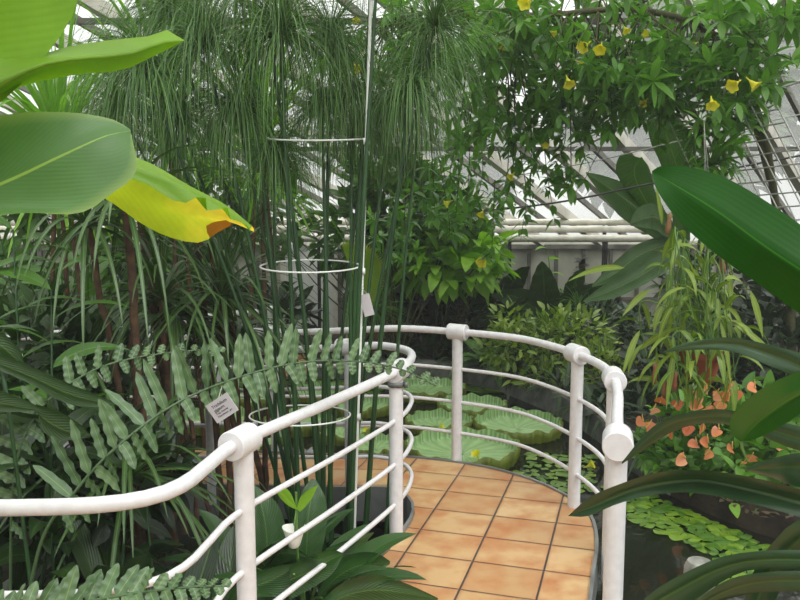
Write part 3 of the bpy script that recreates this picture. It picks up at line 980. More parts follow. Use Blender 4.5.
loft(m, [(741, 442, 1.5), (731, 433, 1.49), (731, 418, 1.47), (745, 401, 1.44), (770, 384, 1.4), (800, 371, 1.36), (860, 352, 1.3), (960, 360, 1.24), (1070, 420, 1.2)],
     [(741, 442, 1.5), (752, 428, 1.46), (770, 413, 1.42), (800, 394, 1.36), (860, 372, 1.3), (960, 375, 1.24), (1070, 424, 1.2)],
     [(741, 442, 1.5), (758, 438, 1.49), (785, 424, 1.45), (815, 405, 1.4), (870, 388, 1.34), (960, 390, 1.26), (1070, 428, 1.2)], n=40, bow=.02)
m.build('leaf', G_PADDLE, bl)
m = MB()
tube(m, spline(ats([(741, 441, 1.5), (743, 450, 1.5), (748, 462, 1.5)]), 8), np.linspace(.004, .0015, 9), 6)
m.build('leaf_tip', M_GREENSTEM, bl)

# ------------------------------------------------------------------ fern fronds over the left-hand rail
fr = thing('fern', 'large grey-green fern with a long frond arching over the white handrail', 'fern', (-1.25, 2.75, GZ))
def frond(rach, Lu, Ld, W, np_=22, t0=.06, lean=.25, face=(0, -.95, .3)):
    c = spline(ats(rach), 90)
    m = MB()
    tube(m, c, np.linspace(.007, .003, 91), 6, rnd=.9)
    T = nz(np.gradient(c, axis=0))
    ts = np.linspace(t0, .985, np_)
    fn = nz(face)
    for sgn, L0 in ((1, Lu), (-1, Ld)):
        tt = np.clip(ts + (.25 * sgn / np_), 0, .995)
        i = (tt * 90).astype(int)
        pr = np.minimum(1, .5 + tt * 2.4) * np.clip((1.03 - tt) * 2.4, .25, 1)
        q = nz(np.cross(np.broadcast_to(fn, T[i].shape), T[i])) * sgn
        d = q + T[i] * (lean + .35 * tt[:, None] ** 2) + R.normal(0, .13, (len(tt), 3)) + (np.array([0, -.5, 0]) if sgn < 0 else 0)
        leaves(m, c[i], d, L0 * pr * (.85 + .3 * R.random(len(tt))), W * (.7 + .3 * pr), n=18, us=(-1, -.5, 0, .5, 1), prof='pinna', droop=(.15 if sgn > 0 else .9), fold=.22, wave=.24, wf=3.6, up=fn, twist=.35)
    m.build('frond', G_FERN, fr)
m = MB()
lathe(m, [(0, .08), (.05, .06), (.07, 0), (.05, -.05), (0, -.05)], (-1.25, 2.75, GZ), seg=10)
m.build('rhizome', M_BARK, fr)
frond([(20, 640, 2.62), (42, 540, 2.62), (72, 496, 2.62), (95, 468, 2.65), (125, 440, 2.7), (170, 407, 2.8), (222, 383, 2.9), (290, 364, 3.0), (350, 361, 3.1), (400, 369, 3.2), (436, 386, 3.25)], .19, .11, .0215, 29, t0=.26, lean=.15)
frond([(10, 640, 3.0), (14, 480, 3.0), (40, 410, 3.05), (90, 372, 3.15), (140, 357, 3.25), (200, 350, 3.35), (225, 352, 3.4)], .12, .1, .022, 20, t0=.3)
frond([(-80, 662, 1.95), (0, 628, 1.95), (70, 606, 1.96), (130, 594, 1.98), (190, 587, 2.0), (228, 586, 2.02)], .10, .12, .02, 22, t0=.1, lean=.5, face=(.1, -.75, .75))

# plant label hung on the fern
pl = thing('plant_label', 'white plastic plant label with printed lines hanging tilted below the fern', 'plant label', at(222, 408, 2.8))
o_, rx, uy = at(222, 408, 2.8), nz(at(240, 397, 2.78) - at(206, 419, 2.82)), None
nrm = nz(np.cross(rx, np.cross([0, -1, .15], rx)))
nrm = nz(np.array([.1, -1, .12]) - rx * np.dot([.1, -1, .12], rx))
uy = np.cross(nrm, rx)
rot = np.stack([rx, uy, nrm], 1)
rot = rot if np.linalg.det(rot) > 0 else np.stack([rx, -uy, nrm], 1)
m = MB()
box(m, o_, (.105, .078, .003), rot)
m.build('plate', M_LABEL, pl, smooth=False)
m = MB()
tube(m, spline([o_ + rot @ [.01, .036, 0], at(222, 386, 2.85)], 6), .0015, 5)
m.build('hanger', M_WIRE, pl)
def text(s, size, dx, dy):
    cu = bpy.data.curves.new('lettering', 'FONT')
    cu.body = s
    cu.size = size
    cu.extrude = .0003
    cu.align_x = 'LEFT'
    tmp = bpy.data.objects.new('lettering', cu)
    COL.objects.link(tmp)
    bpy.context.view_layer.update()
    me = bpy.data.meshes.new_from_object(tmp.evaluated_get(bpy.context.evaluated_depsgraph_get()))
    bpy.data.objects.remove(tmp)
    bpy.data.curves.remove(cu)
    me.materials.clear()
    me.materials.append(M_INK)
    ob = bpy.data.objects.new('lettering', me)
    COL.objects.link(ob)
    ob.parent = pl
    p = rot @ np.array([dx, dy, .0021])
    M4 = Matrix(rot.tolist()).to_4x4()
    M4.translation = Vector(p)
    ob.matrix_local = M4
text('Trichilium', .0175, -.034, .014)
text('gigaum', .0175, -.034, -.001)
text('Trop. Amerika', .0095, -.034, -.013)
text('Polypodiaceae - gen.', .0085, -.034, -.024)
# ------------------------------------------------------------------ papyrus clump in the inner bed
pap = thing('papyrus', 'tall papyrus clump with mop-like drooping heads, growing inside the walkway bend', 'papyrus', (-.45, 4.25, WZ))
def umbel(m, c, ax, n, Lr, e0, e1, droop, w=.0027):
    ax = nz(ax)
    s = nz(np.cross(ax, [.2, 1, .1]))
    t = np.cross(s, ax)
    d = dirs(n, e0, e1)
    D = s * d[:, :1] + t * d[:, 1:2] + ax * d[:, 2:3]
    L = Lr * (.65 + .45 * R.random(n))
    leaves(m, np.asarray(c) + D * .012, D, L, w * (.7 + .5 * R.random(n)), n=8, us=(-1, 1), prof='grass', droop=droop * (.6 + .8 * R.random(n)), fold=0, up=R.normal(size=(n, 3)), twist=.6)
for bx, Yb, top, Yt, Lr, n, r, e1, dr in (
    (312, 4.30, (143, 66), 4.1, .62, 230, .009, 85, 2.6),
    (305, 4.20, (205, 46), 4.2, .66, 260, .010, 85, 2.4),
    (318, 4.35, (237, 112), 4.3, .58, 230, .009, 80, 2.6),
    (300, 4.15, (281, 36), 4.1, .66, 260, .010, 85, 2.3),
    (322, 4.40, (331, 42), 4.4, .64, 250, .011, 80, 2.5),
    (326, 4.25, (262, -30), 4.2, .66, 200, .010, 85, 2.2),
    (330, 4.45, (282, 165), 4.5, .36, 110, .007, 70, 2.0),
    (340, 4.40, (435, 26), 4.3, .52, 190, .009, 88, 1.2),
    (345, 4.30, (391, 106), 4.4, .46, 190, .009, 75, 3.2),
    (362, 4.30, (410, 93), 4.2, .48, 170, .011, 75, 3.2),
    (346, 4.35, (374, -70), 4.3, .6, 120, .011, 85, 2.0),
    (348, 3.98, (379, -60), 3.95, .6, 120, .010, 85, 2.0),
    (350, 4.3, (352, 96), 4.35, .5, 180, .009, 75, 3.4),
    (296, 4.25, (240, -20), 4.3, .64, 200, .010, 85, 2.2),
    (306, 4.38, (180, 118), 4.35, .56, 220, .009, 80, 2.8),
    (302, 4.50, (120, 108), 4.4, .52, 200, .008, 80, 2.8),
    (332, 4.20, (322, 108), 4.35, .5, 200, .010, 75, 3.0),
    (324, 4.45, (366, 132), 4.5, .44, 150, .009, 75, 3.0),
    (312, 4.5, (170, 12), 4.5, .62, 220, .009, 85, 2.4),
    (276, 4.3, (274, 150), 4.3, .45, 130, .009, 75, 2.6),
    (384, 4.35, (424, 66), 4.4, .5, 170, .008, 80, 2.2)):
    b = at(bx, 545, Yb)
    b[2] = WZ - .05
    e = at(top[0], top[1], Yt)
    P = spline([b, b * .5 + e * .5 + [0, 0, .0] + (e - b) * np.array([-.10, -.1, .0]), e], 22)
    m = MB()
    tube(m, P, np.linspace(r * 1.6, r * .75, 23), 8)
    cu = m.build('stem', G_CULM, pap)
    m = MB()
    umbel(m, e, P[-1] - P[-3], int(n * 1.9), Lr * 1.12, -30, e1, dr * 1.6)
    um = m.build('umbel', G_PAPYRUS, pap)
    um.parent = cu
    m = MB()
    lathe(m, [(0, -.03), (.014, -.02), (.02, .01), (.012, .04), (0, .05)], e, P[-1] - P[-3], 8)
    hb = m.build('bract', M_BARK, pap)
    hb.parent = cu

# support pole with three wire hoops
sk = thing('plant_support', 'slim white pole with three wire hoops holding the papyrus stems together', 'plant support', (at(352, 545, 4.05)[0], 4.05, WZ))
pb, pt = at(352, 560, 4.05), at(372, -40, 4.05)
pb[2] = WZ - .05
P = spline([pb, pt], 30)
m = MB()
tube(m, P, .0085, 8)
m.build('pole', M_STAKE, sk)
a = np.linspace(0, 6.2832, 60)
for y, rx_, ry_, cx, tl in ((138, .27, .2, 318, .03), (266, .27, .2, 310, .02), (415, .28, .22, 300, .0)):
    k = np.argmin(np.abs((EYE - P[:, 2]) * F / P[:, 1] + 210 - y))
    c = at(cx, y, 4.25)
    ring = np.stack([c[0] + rx_ * np.cos(a), 4.25 + ry_ * np.sin(a), c[2] + tl * np.sin(a)], 1)
    m = MB()
    tube(m, ring, .0048, 6)
    m.build('hoop', M_STAKE, sk)
    m = MB()
    box(m, P[k], (.03, .03, .03))
    m.build('clip', M_STAKE, sk)
tg = thing('plant_tag', 'small blank pale tag hanging on the white support pole', 'plant label', at(367, 305, 4.0))
c = at(367, 305, 4.0)
ro = Matrix.Rotation(math.radians(-14), 3, 'Y')
m = MB()
box(m, c, (.052, .003, .115), np.array(ro))
m.build('plate', M_LABEL, tg, smooth=False)
m = MB()
tube(m, spline([c + [.005, 0, .055], c + [-.035, .03, .09]], 5), .0015, 5)
m.build('tie', M_WIRE, tg)

# ------------------------------------------------------------------ generic plants
def rosette(m, c, n, L, W, e0, e1, droop, prof='strap', az=None, seg=7, fold=.25, us=(-1, 0, 1), wave=0., stalk=0.):
    d = dirs(n, e0, e1, az)
    leaves(m, np.asarray(c) + d * .01, d, L * (.7 + .4 * R.random(n)), W * (.8 + .3 * R.random(n)), n=seg, us=us, prof=prof, droop=droop * (.6 + .8 * R.random(n)), fold=fold, wave=wave, stalk=stalk, twist=.2)

def shrub(name, label, cat, base, balls, mat, L, W, prof='ovate', droop=.5, stem=M_TWIG, ns=14, out=.9, seg=5, fold=.18, group=None, extra=None, up=.25, wave=0.):
    """a bush: leaves scattered over the outside of several overlapping masses, on thin branches"""
    root = thing(name, label, cat, base, group)
    m = MB()
    sm = MB()
    b = np.asarray(base, float)
    for c, r, n in balls:
        P, v = ball(n, c, r)
        P[:, 2] = np.maximum(P[:, 2], b[2] + .03)
        P[:, 2] = np.minimum(P[:, 2], EZ + .5 * (EY - P[:, 1]) - .3)
        d = v * out + R.normal(0, .55, v.shape) + [0, 0, up]
        leaves(m, P, d, L * (.6 + .6 * R.random(n)), W * (.7 + .5 * R.random(n)), n=seg, prof=prof, droop=droop, fold=fold, wave=wave, twist=.5)
        for k in range(max(2, ns // len(balls))):
            e = P[R.integers(n)]
            mid = (b + e) / 2 + R.normal(0, .06, 3) + [0, 0, .08]
            tube(sm, spline([b + R.normal(0, .04, 3) * [1, 1, 0], mid, e], 8), np.linspace(.014, .004, 9), 5)
    m.build('foliage', mat, root)
    sm.build('branches', stem, root)
    if extra:
        extra(root)
    return root

def g(px, Y, z=GZ):
    return np.array([(px - 400) * Y / F, Y, z])

def el(px, py, Y, rx, ry, n, ryd=None):
    """an ellipsoidal mass centred at a pixel, radii in pixels"""
    return (at(px, py, Y), (rx * Y / F, ryd or .45, ry * Y / F), n)

# --- screw-pine like rosettes on bundles of brown trunks, left of the papyrus
def screw(label, heads, trunks, L, W, n, base, mat=G_GRASS):
    root = thing('screw_pine', label, 'screw pine', base, 'strap-leaved rosettes left of the papyrus')
    for h, (e0, e1, dr) in heads:
        m = MB()
        rosette(m, h, n, L, W, e0, e1, dr, 'strap', seg=9, fold=.3)
        m.build('leaf_rosette', mat, root)
    for P, r in trunks:
        m = MB()
        c = spline(P, 14)
        tube(m, c + R.normal(0, .006, c.shape), r, 7)
        m.build('trunk', M_BARK, root)
    return root
def tk(px0, px1, py1, Y, r=.016, Y0=None, bend=0):
    b = g(px0, Y0 or Y, GZ - .06)
    e = at(px1, py1, Y)
    return ([b, (b + e) / 2 + [bend, 0, 0], e], r)
screw('dark strap-leaved rosette on brown trunks below the yellow banana leaf', [(at(163, 300, 4.3), (-25, 85, 2.0)), (at(175, 318, 4.5), (-20, 50, 2.4))], [tk(165, 163, 300, 4.3, .02), tk(190, 163, 302, 4.35, .014, bend=.05), tk(150, 172, 318, 4.5, .016), tk(205, 150, 260, 4.6, .014, bend=-.04), tk(176, 140, 210, 4.5, .02)], .72, .017, 60, g(170, 4.4))
screw('dark strap-leaved rosette on brown trunks beside the papyrus stems', [(at(222, 297, 4.5), (-15, 88, 1.7)), (at(240, 330, 4.7), (-30, 40, 2.2))], [tk(225, 222, 297, 4.5, .02), tk(240, 232, 320, 4.6, .015), tk(262, 238, 330, 4.7, .018, bend=.06), tk(250, 210, 240, 4.6, .018, bend=-.04), tk(268, 246, 350, 4.7, .02, bend=-.05), tk(218, 196, 230, 4.6, .02)], .74, .017, 62, g(235, 4.55))
screw('greyish strap-leaved rosette with long arching blades near the left edge', [(at(128, 212, 4.0), (-20, 70, 2.6)), (at(88, 228, 4.1), (-10, 60, 2.4))], [tk(140, 128, 212, 4.0, .022), tk(118, 88, 228, 4.1, .018, bend=.05), tk(132, 128, 260, 4.2, .016)], .9, .017, 34, g(130, 4.05))
rt = thing('screw_pine', 'low dark strap-leaved plant spilling over the inner bed behind the near post', 'screw pine', g(130, 3.6), 'strap-leaved rosettes left of the papyrus')
m = MB()
rosette(m, at(130, 478, 3.6), 46, .85, .018, -5, 60, 1.7, 'strap', seg=9, fold=.3)
m.build('leaf_rosette', G_GRASS, rt)
m = MB()
tube(m, [g(130, 3.6, GZ - .05), at(130, 482, 3.6)], .03, 8)
m.build('trunk', M_BARK, rt)

# --- bright strap leaves behind the banana, upper left
for k, (px, py, Y, n, lab) in enumerate(((60, 150, 5.6, 70, 'bright green strap-leaved plant rising behind the banana leaves at the far left'), (170, 120, 5.8, 60, 'bright green strap-leaved plant rising above the tip of the upper banana leaf'), (260, 150, 6.4, 60, 'bright green strap-leaved plant behind the papyrus heads'))):
    t = thing('bright_strap_plant', lab, 'plant', g(px, Y), 'bright strap-leaved plants')
    m = MB()
    rosette(m, at(px, py, Y), n, 1.35, .026, 25, 88, .9, 'strap', seg=8)
    rosette(m, at(px, py + 40, Y), n // 2, 1., .022, 0, 60, 1.6, 'strap', seg=8)
    m.build('leaf_rosette', G_BRIGHT, t)
    for dx in (-.07, .02, .1):
        m = MB()
        tube(m, spline([g(px, Y, GZ - .05) + [dx * 2, dx, 0], at(px, py + 40, Y) + [dx * .5, 0, .0], at(px, py, Y)], 10), .018, 8)
        m.build('cane', M_BARK, t)

# --- undergrowth on the left bank
def ginger(label, stems, mat, L, W, step=.11, droop=1.2, group='leafy canes on the left bank'):
    root = thing('ginger', label, 'plant', stems[0][0], group)
    for b, e in stems:
        c = spline([b, (b + e) / 2 + R.normal(0, .04, 3), e], 40)
        m = MB()
        tube(m, c, np.linspace(.010, .004, 41), 6)
        m.build('cane', G_CULM, root)
        ln = np.linalg.norm(e - b)
        k = max(5, int(ln * .8 / step))
        i = np.linspace(10, 40, k).astype(int)
        az = np.arange(k) * 3.0 + R.random() * 6
        d = np.stack([np.cos(az), np.sin(az) * .7, .75 + 0 * az], 1)
        m = MB()
        leaves(m, c[i], d, L * (.75 + .4 * R.random(k)), W, n=9, us=(-1, -.5, 0, .5, 1), prof='lance', droop=droop, fold=.15, wave=.05, wf=3)
        m.build('foliage', mat, root)
    return root
for lab, xs, Y, top, mat, L, W in (
    ('leafy cane with mid green blades at the left edge below the banana leaf', (-20, 20, 50), 3.7, (250, 230, 290), G_MID, .36, .04),
    ('leafy canes with broad green blades left of the brown trunks', (70, 105, 140), 4.9, (270, 300, 310), G_MID, .42, .055),
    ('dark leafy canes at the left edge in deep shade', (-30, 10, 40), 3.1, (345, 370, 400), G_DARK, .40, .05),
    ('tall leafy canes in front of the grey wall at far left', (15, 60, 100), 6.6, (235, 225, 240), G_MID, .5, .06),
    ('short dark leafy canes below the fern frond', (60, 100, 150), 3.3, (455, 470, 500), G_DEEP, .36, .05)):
    ginger(lab, [(g(x, Y + R.normal(0, .12)), at(x + R.normal(0, 14), t, Y)) for x, t in zip(xs, top)], mat, L, W)

def bigleaf(m, A, M_, B, **k):
    return loft(m, A, M_, B, **k)
br = thing('canna', 'broad dark wet leaves lying across the left edge above the fern', 'plant', g(20, 2.9))
m = MB()
tube(m, spline([g(20, 2.9, GZ - .04), at(10, 420, 2.9), at(0, 360, 2.95)], 12), .008, 8)
m.build('stem', G_CULM, br)
for A, M_, B, Y in (
    ([(-10, 350), (30, 366), (70, 384), (100, 396), (118, 404)], [(-10, 360), (30, 376), (70, 394), (100, 402), (118, 405)], [(-10, 366), (30, 384), (65, 403), (95, 407), (118, 405)], 2.9),
    ([(36, 404), (60, 412), (80, 424), (90, 434)], [(34, 410), (52, 424), (74, 434), (90, 436)], [(38, 412), (42, 430), (60, 440), (90, 437)], 2.85),
    ([(-20, 380), (10, 394), (30, 402), (40, 409)], [(-20, 400), (5, 404), (25, 408), (40, 410)], [(-20, 412), (0, 412), (20, 412), (40, 411)], 2.8),
    ([(-20, 320), (0, 330), (20, 350), (24, 366)], [(-20, 340), (0, 345), (15, 358), (24, 368)], [(-20, 372), (-4, 366), (10, 366), (24, 369)], 2.95)):
    m = MB()
    loft(m, *[[(x, y, Y) for x, y in q] for q in (A, M_, B)], n=18, bow=.05, wave=.01)
    m.build('leaf', G_DARK, br)

# broad lance leaves in the dark bed below the rail
def clump(label, c, n, L, W, mat, e0=15, e1=75, droop=1.3, name='peace_lily', cat='plant', group=None, prof='lance', az=None, r=.05, stalk=.25):
    root = thing(name, label, cat, c, group)
    az = np.arange(n) * 2.4 + R.random(n) * .6 if az is None else az
    for k in range(n):
        m = MB()
        d = dirs(1, e0, e1, [az[k]])
        leaves(m, np.asarray(c) + [r * math.cos(az[k]), r * math.sin(az[k]), -.02], d, L * (.75 + .4 * R.random()), W * (.8 + .35 * R.random()), n=14, us=(-1, -.6, -.25, 0, .25, .6, 1), prof=prof, droop=droop * (.6 + .7 * R.random()), fold=.18, wave=.05, wf=2.5, twist=.15, stalk=stalk)
        m.build('leaf', mat, root)
    return root
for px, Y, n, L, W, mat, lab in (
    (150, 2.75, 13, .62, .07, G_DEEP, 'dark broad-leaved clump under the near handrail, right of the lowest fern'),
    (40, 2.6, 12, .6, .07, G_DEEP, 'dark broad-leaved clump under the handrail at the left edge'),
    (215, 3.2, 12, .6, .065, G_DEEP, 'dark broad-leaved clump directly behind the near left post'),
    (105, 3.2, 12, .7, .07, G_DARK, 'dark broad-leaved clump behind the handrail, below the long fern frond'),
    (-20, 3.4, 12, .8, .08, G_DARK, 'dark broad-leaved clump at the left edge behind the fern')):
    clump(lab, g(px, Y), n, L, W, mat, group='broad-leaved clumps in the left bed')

pc_ = thing('peace_lily', 'dark green peace lily with one drooping white flower between the two left posts', 'peace lily', g(300, 3.35, GZ), 'peace lilies by the walkway edge')
az = np.arange(15) * 2.4
for k in range(15):
    m = MB()
    d = dirs(1, 35, 70, [az[k]])
    leaves(m, g(300, 3.35, GZ - .02) + [.05 * math.cos(az[k]), .05 * math.sin(az[k]), 0], d, .58 * (.8 + .35 * R.random()), .075, n=14, us=(-1, -.6, -.25, 0, .25, .6, 1), prof='ovate', droop=1.5, fold=.15, wave=.04, wf=2.5, twist=.15, stalk=.35)
    m.build('leaf', G_LILY, pc_)
for A, M_, B, Y0, Y1 in (
    ([(318, 606), (335, 588), (357, 577), (380, 575), (410, 585), (438, 598)], [(318, 612), (345, 596), (375, 590), (405, 593), (438, 599)], [(318, 618), (345, 612), (375, 608), (405, 604), (438, 600)], 3.15, 3.25),
    ([(318, 590), (336, 562), (356, 553), (376, 553), (390, 561)], [(318, 596), (340, 575), (362, 565), (390, 563)], [(318, 604), (345, 590), (370, 578), (390, 564)], 3.3, 3.45),
    ([(290, 566), (312, 555), (332, 550), (343, 553)], [(290, 580), (312, 570), (330, 560), (343, 554)], [(290, 600), (312, 588), (332, 574), (343, 556)], 3.15, 3.25),
    ([(326, 548), (345, 541), (362, 535), (374, 532)], [(326, 550), (345, 546), (362, 539), (374, 532)], [(326, 554), (345, 553), (362, 545), (374, 533)], 3.4, 3.6),
    ([(298, 560), (296, 520), (302, 492), (312, 478)], [(306, 565), (308, 520), (312, 495), (314, 479)], [(318, 565), (326, 530), (326, 500), (316, 480)], 3.45, 3.6),
    ([(256, 570), (252, 530), (250, 500), (252, 484)], [(268, 575), (266, 530), (260, 500), (253, 484)], [(288, 575), (288, 540), (278, 505), (255, 485)], 3.4, 3.55),
    ([(225, 606), (240, 580), (270, 568), (300, 562)], [(225, 615), (250, 590), (275, 578), (300, 563)], [(235, 625), (260, 606), (285, 590), (300, 565)], 3.1, 3.2),
    ([(252, 560), (270, 545), (290, 545), (308, 556)], [(252, 570), (272, 556), (290, 553), (308, 558)], [(256, 585), (275, 574), (292, 568), (308, 560)], 3.3, 3.3),
    ([(383, 572), (395, 566), (410, 566), (420, 569)], [(383, 573), (396, 569), (410, 568), (420, 570)], [(383, 575), (396, 572), (410, 570), (420, 570)], 3.62, 3.6)):
    m = MB()
    loft(m, *[[(x, y, Y0 + (Y1 - Y0) * i / (len(q) - 1)) for i, (x, y) in enumerate(q)] for q in (A, M_, B)], n=22, bow=.05, wave=.008)
    m.build('leaf', G_LILY, pc_)
    b = at(A[0][0] + 4, A[0][1] + 8, Y0)
    m = MB()
    tube(m, spline([g(300, 3.35, GZ - .02), (g(300, 3.35, GZ) + b) / 2 + [0, 0, .05], b], 10), np.linspace(.008, .005, 11), 6)
    m.build('leaf_stalk', M_GREENSTEM, pc_)
ft = at(296, 492, 3.2)
m = MB()
tube(m, spline([g(300, 3.3, GZ), at(298, 560, 3.2), ft], 12), .006, 6)
sk_ = m.build('flower_stalk', M_GREENSTEM, pc_)
fl_ = MB()
aa = np.linspace(-.6, 4.6, 24)
c = at(294, 530, 3.17)
rows = []
for t, r, z in ((0, .012, -.072), (.05, .026, -.068), (.4, .034, -.04), (.7, .041, -.015), (1, .05, .012)):
    rows.append(np.stack([c[0] + r * np.cos(aa), c[1] - r * np.sin(aa), c[2] + z + .004 * np.cos(aa * 2)], 1))
fl_.grid(np.array(rows))
fl_.build('flower', M_SPATHE, pc_)
m = MB()
lathe(m, [(0, -.055), (.008, -.05), (.009, -.02), (0, -.012)], c, seg=8)
m.build('spadix', M_SPADIX, pc_)
m = MB()
tube(m, spline([c + [0, 0, .02], at(296, 510, 3.19), ft], 8), .004, 6)
m.build('flower_stalk', M_GREENSTEM, pc_)
m = MB()
for A, M_, B in (([(296, 506), (290, 492), (281, 486), (275, 489)], [(297, 508), (288, 498), (281, 492), (275, 489)], [(298, 510), (290, 507), (281, 499), (275, 489)]), ([(297, 508), (300, 498), (308, 490), (318, 485)], [(298, 510), (304, 500), (310, 493), (318, 485)], [(300, 512), (307, 505), (313, 496), (318, 485)])):
    loft(m, *[[(x, y, 3.18) for x, y in q] for q in (A, M_, B)], n=10, bow=.05)
m.build('young_leaf', G_LIME, pc_)

clump('dark peace lily below the middle of the left railing', g(255, 3.55, GZ), 13, .62, .07, G_LILY, 25, 75, 1.3, group='peace lilies by the walkway edge', prof='ovate', stalk=.3)
clump('dark peace lily at the foot of the papyrus stems', g(268, 4.1, GZ - .1), 11, .5, .06, G_LILY, 20, 75, 1.3, group='peace lilies by the walkway edge', prof='ovate', stalk=.3)
# ------------------------------------------------------------------ yellow-flowered vine under the glass
vine = thing('allamanda_vine', 'leafy climbing vine with yellow trumpet flowers trained under the glass roof', 'vine', g(800, 7.2))
m = MB()
sm = MB()
trunkpts = [g(800, 7.2, GZ - .05), at(790, 300, 7.1), at(775, 200, 6.8), at(760, 120, 6.4), at(720, 40, 6.0), at(640, 10, 5.8), at(540, 15, 6.0), at(460, 10, 6.3), at(380, 20, 6.8)]
tube(sm, spline(trunkpts, 60), np.linspace(.045, .012, 61), 8)
tube(sm, spline([at(770, 180, 6.7), at(740, 60, 6.2), at(742, 10, 6), at(760, -60, 6)], 30), .03, 7)
main = spline(trunkpts, 120)[50:]
for cx, cy, rx, ry, n, Y0, Y1 in (
    (620, 28, 150, 52, 300, 5.2, 6.8), (530, 75, 90, 60, 220, 5.6, 7.), (600, 95, 70, 40, 110, 5.6, 6.8), (500, 140, 55, 50, 75, 6., 7.2), (562, 150, 36, 40, 26, 6., 6.8), (470, 205, 50, 32, 40, 7., 8.),
    (695, 70, 90, 38, 150, 5.2, 6.4), (765, 40, 45, 60, 95, 5.2, 6.4), (450, 30, 80, 40, 120, 6.2, 7.4), (370, 40, 50, 50, 60, 6.8, 7.8), (435, 180, 45, 50, 40, 6.8, 7.8), (720, 135, 40, 40, 40, 5.2, 6.),
    (730, 100, 60, 24, 40, 5.2, 6.), (345, 90, 40, 50, 40, 7, 8), (640, 105, 40, 20, 20, 5.6, 6.2), (400, 230, 40, 30, 40, 7.5, 8.5)):
    n = int(n * .62)
    q = np.sqrt(R.random(n))
    th = R.random(n) * 6.283
    px, py = cx + rx * q * np.cos(th), cy + ry * q * np.sin(th)
    Y = Y0 + (Y1 - Y0) * R.random(n)
    P = np.array([at(a, b, c) for a, b, c in zip(px, py, Y)])
    P[:, 2] = np.minimum(P[:, 2], 1.3 + .5 * (12 - P[:, 1]) - .3)
    k = 6
    tw = nz(R.normal(0, 1, (n, 3)) + [0, -.2, -.15])
    az = R.random((n, 1)) * 6.28 + np.arange(k)[None] * 6.283 / k
    s = nz(np.cross(tw, R.normal(size=(n, 3))))
    t2 = np.cross(tw, s)
    d = (s[:, None] * np.cos(az)[..., None] + t2[:, None] * np.sin(az)[..., None]) + tw[:, None] * .45 + np.array([0, 0, -.1])
    sc = .75 + .5 * R.random((n, 1))
    leaves(m, np.repeat(P, k, 0), d.reshape(-1, 3), (.15 * sc * (.8 + .35 * R.random((n, k)))).ravel(), (.026 * sc * np.ones((n, k))).ravel(), n=4, prof='lance', droop=.7, fold=.2, rnd=np.repeat(R.random(n), k), twist=.3)
    # a few terminal twigs running back to the main stem
    for j in range(0, n, 4):
        e = P[j]
        b = main[np.argmin(np.linalg.norm(main - e, axis=1) + R.random(len(main)) * .5)]
        md = (b + e) / 2 + R.normal(0, .08, 3)
        tube(sm, spline([b, md, e, e + tw[j] * .06], 8), np.linspace(.008, .003, 9), 4, caps=False)
# hanging strands
for px, y0, y1, Y in ((505, 100, 205, 6.6), (531, 90, 215, 6.5), (560, 90, 190, 6.3), (548, 60, 225, 6.4), (585, 80, 150, 6.1), (478, 120, 230, 7.2), (520, 150, 240, 6.8), (590, 60, 140, 6), (660, 60, 150, 5.9), (728, 80, 190, 5.4), (610, 90, 130, 6), (455, 100, 240, 7.2), (495, 180, 262, 7.2)):
    c = spline([at(px, y0, Y), at(px + R.normal(0, 5), (y0 + y1) / 2, Y - .1), at(px + R.normal(0, 8), y1, Y)], 24)
    tube(sm, c, np.linspace(.006, .002, 25), 4, caps=False)
    i = np.repeat(np.arange(3, 25, 2), 3)
    dd = dirs(len(i), -50, 10)
    leaves(m, c[i], dd, .13 * (.7 + .5 * R.random(len(i))), .022, n=4, prof='lance', droop=.9, fold=.2)
m.build('foliage', G_VINE, vine)
sm.build('stems', M_TWIG, vine)
for px, py, Y, s in ((741, 80, 5.2, .13), (746, 77, 5.25, .12), (711, 96, 5.2, .12), (566, 75, 5.5, .12), (591, 41, 5.4, .13), (602, 42, 5.4, .12), (528, 3, 5.5, .13), (622, 24, 5.6, .09), (650, 33, 5.6, .08), (628, 82, 5.8, .10), (504, 36, 5.9, .12), (474, 122, 6.5, .08), (515, 172, 6.3, .09), (453, 200, 7.0, .10), (484, 209, 7.0, .10), (486, 258, 7.6, .16), (545, 142, 6.2, .08), (352, 62, 7.0, .15), (358, 85, 7., .12), (365, 52, 7, .12), (402, 100, 7.0, .12), (698, 42, 5.6, .07), (430, 80, 7, .10), (470, 88, 6.8, .08), (356, 16, 6.8, .1), (440, 20, 6.5, .08), (648, 98, 5.7, .09), (575, 60, 5.6, .08), (548, 30, 5.8, .08), (408, 130, 7, .1)):
    trumpet('flower', at(px, py, Y - .1), (R.normal(0, .6), -.6, -.55 + R.normal(0, .3)), s * .78, parent=vine)

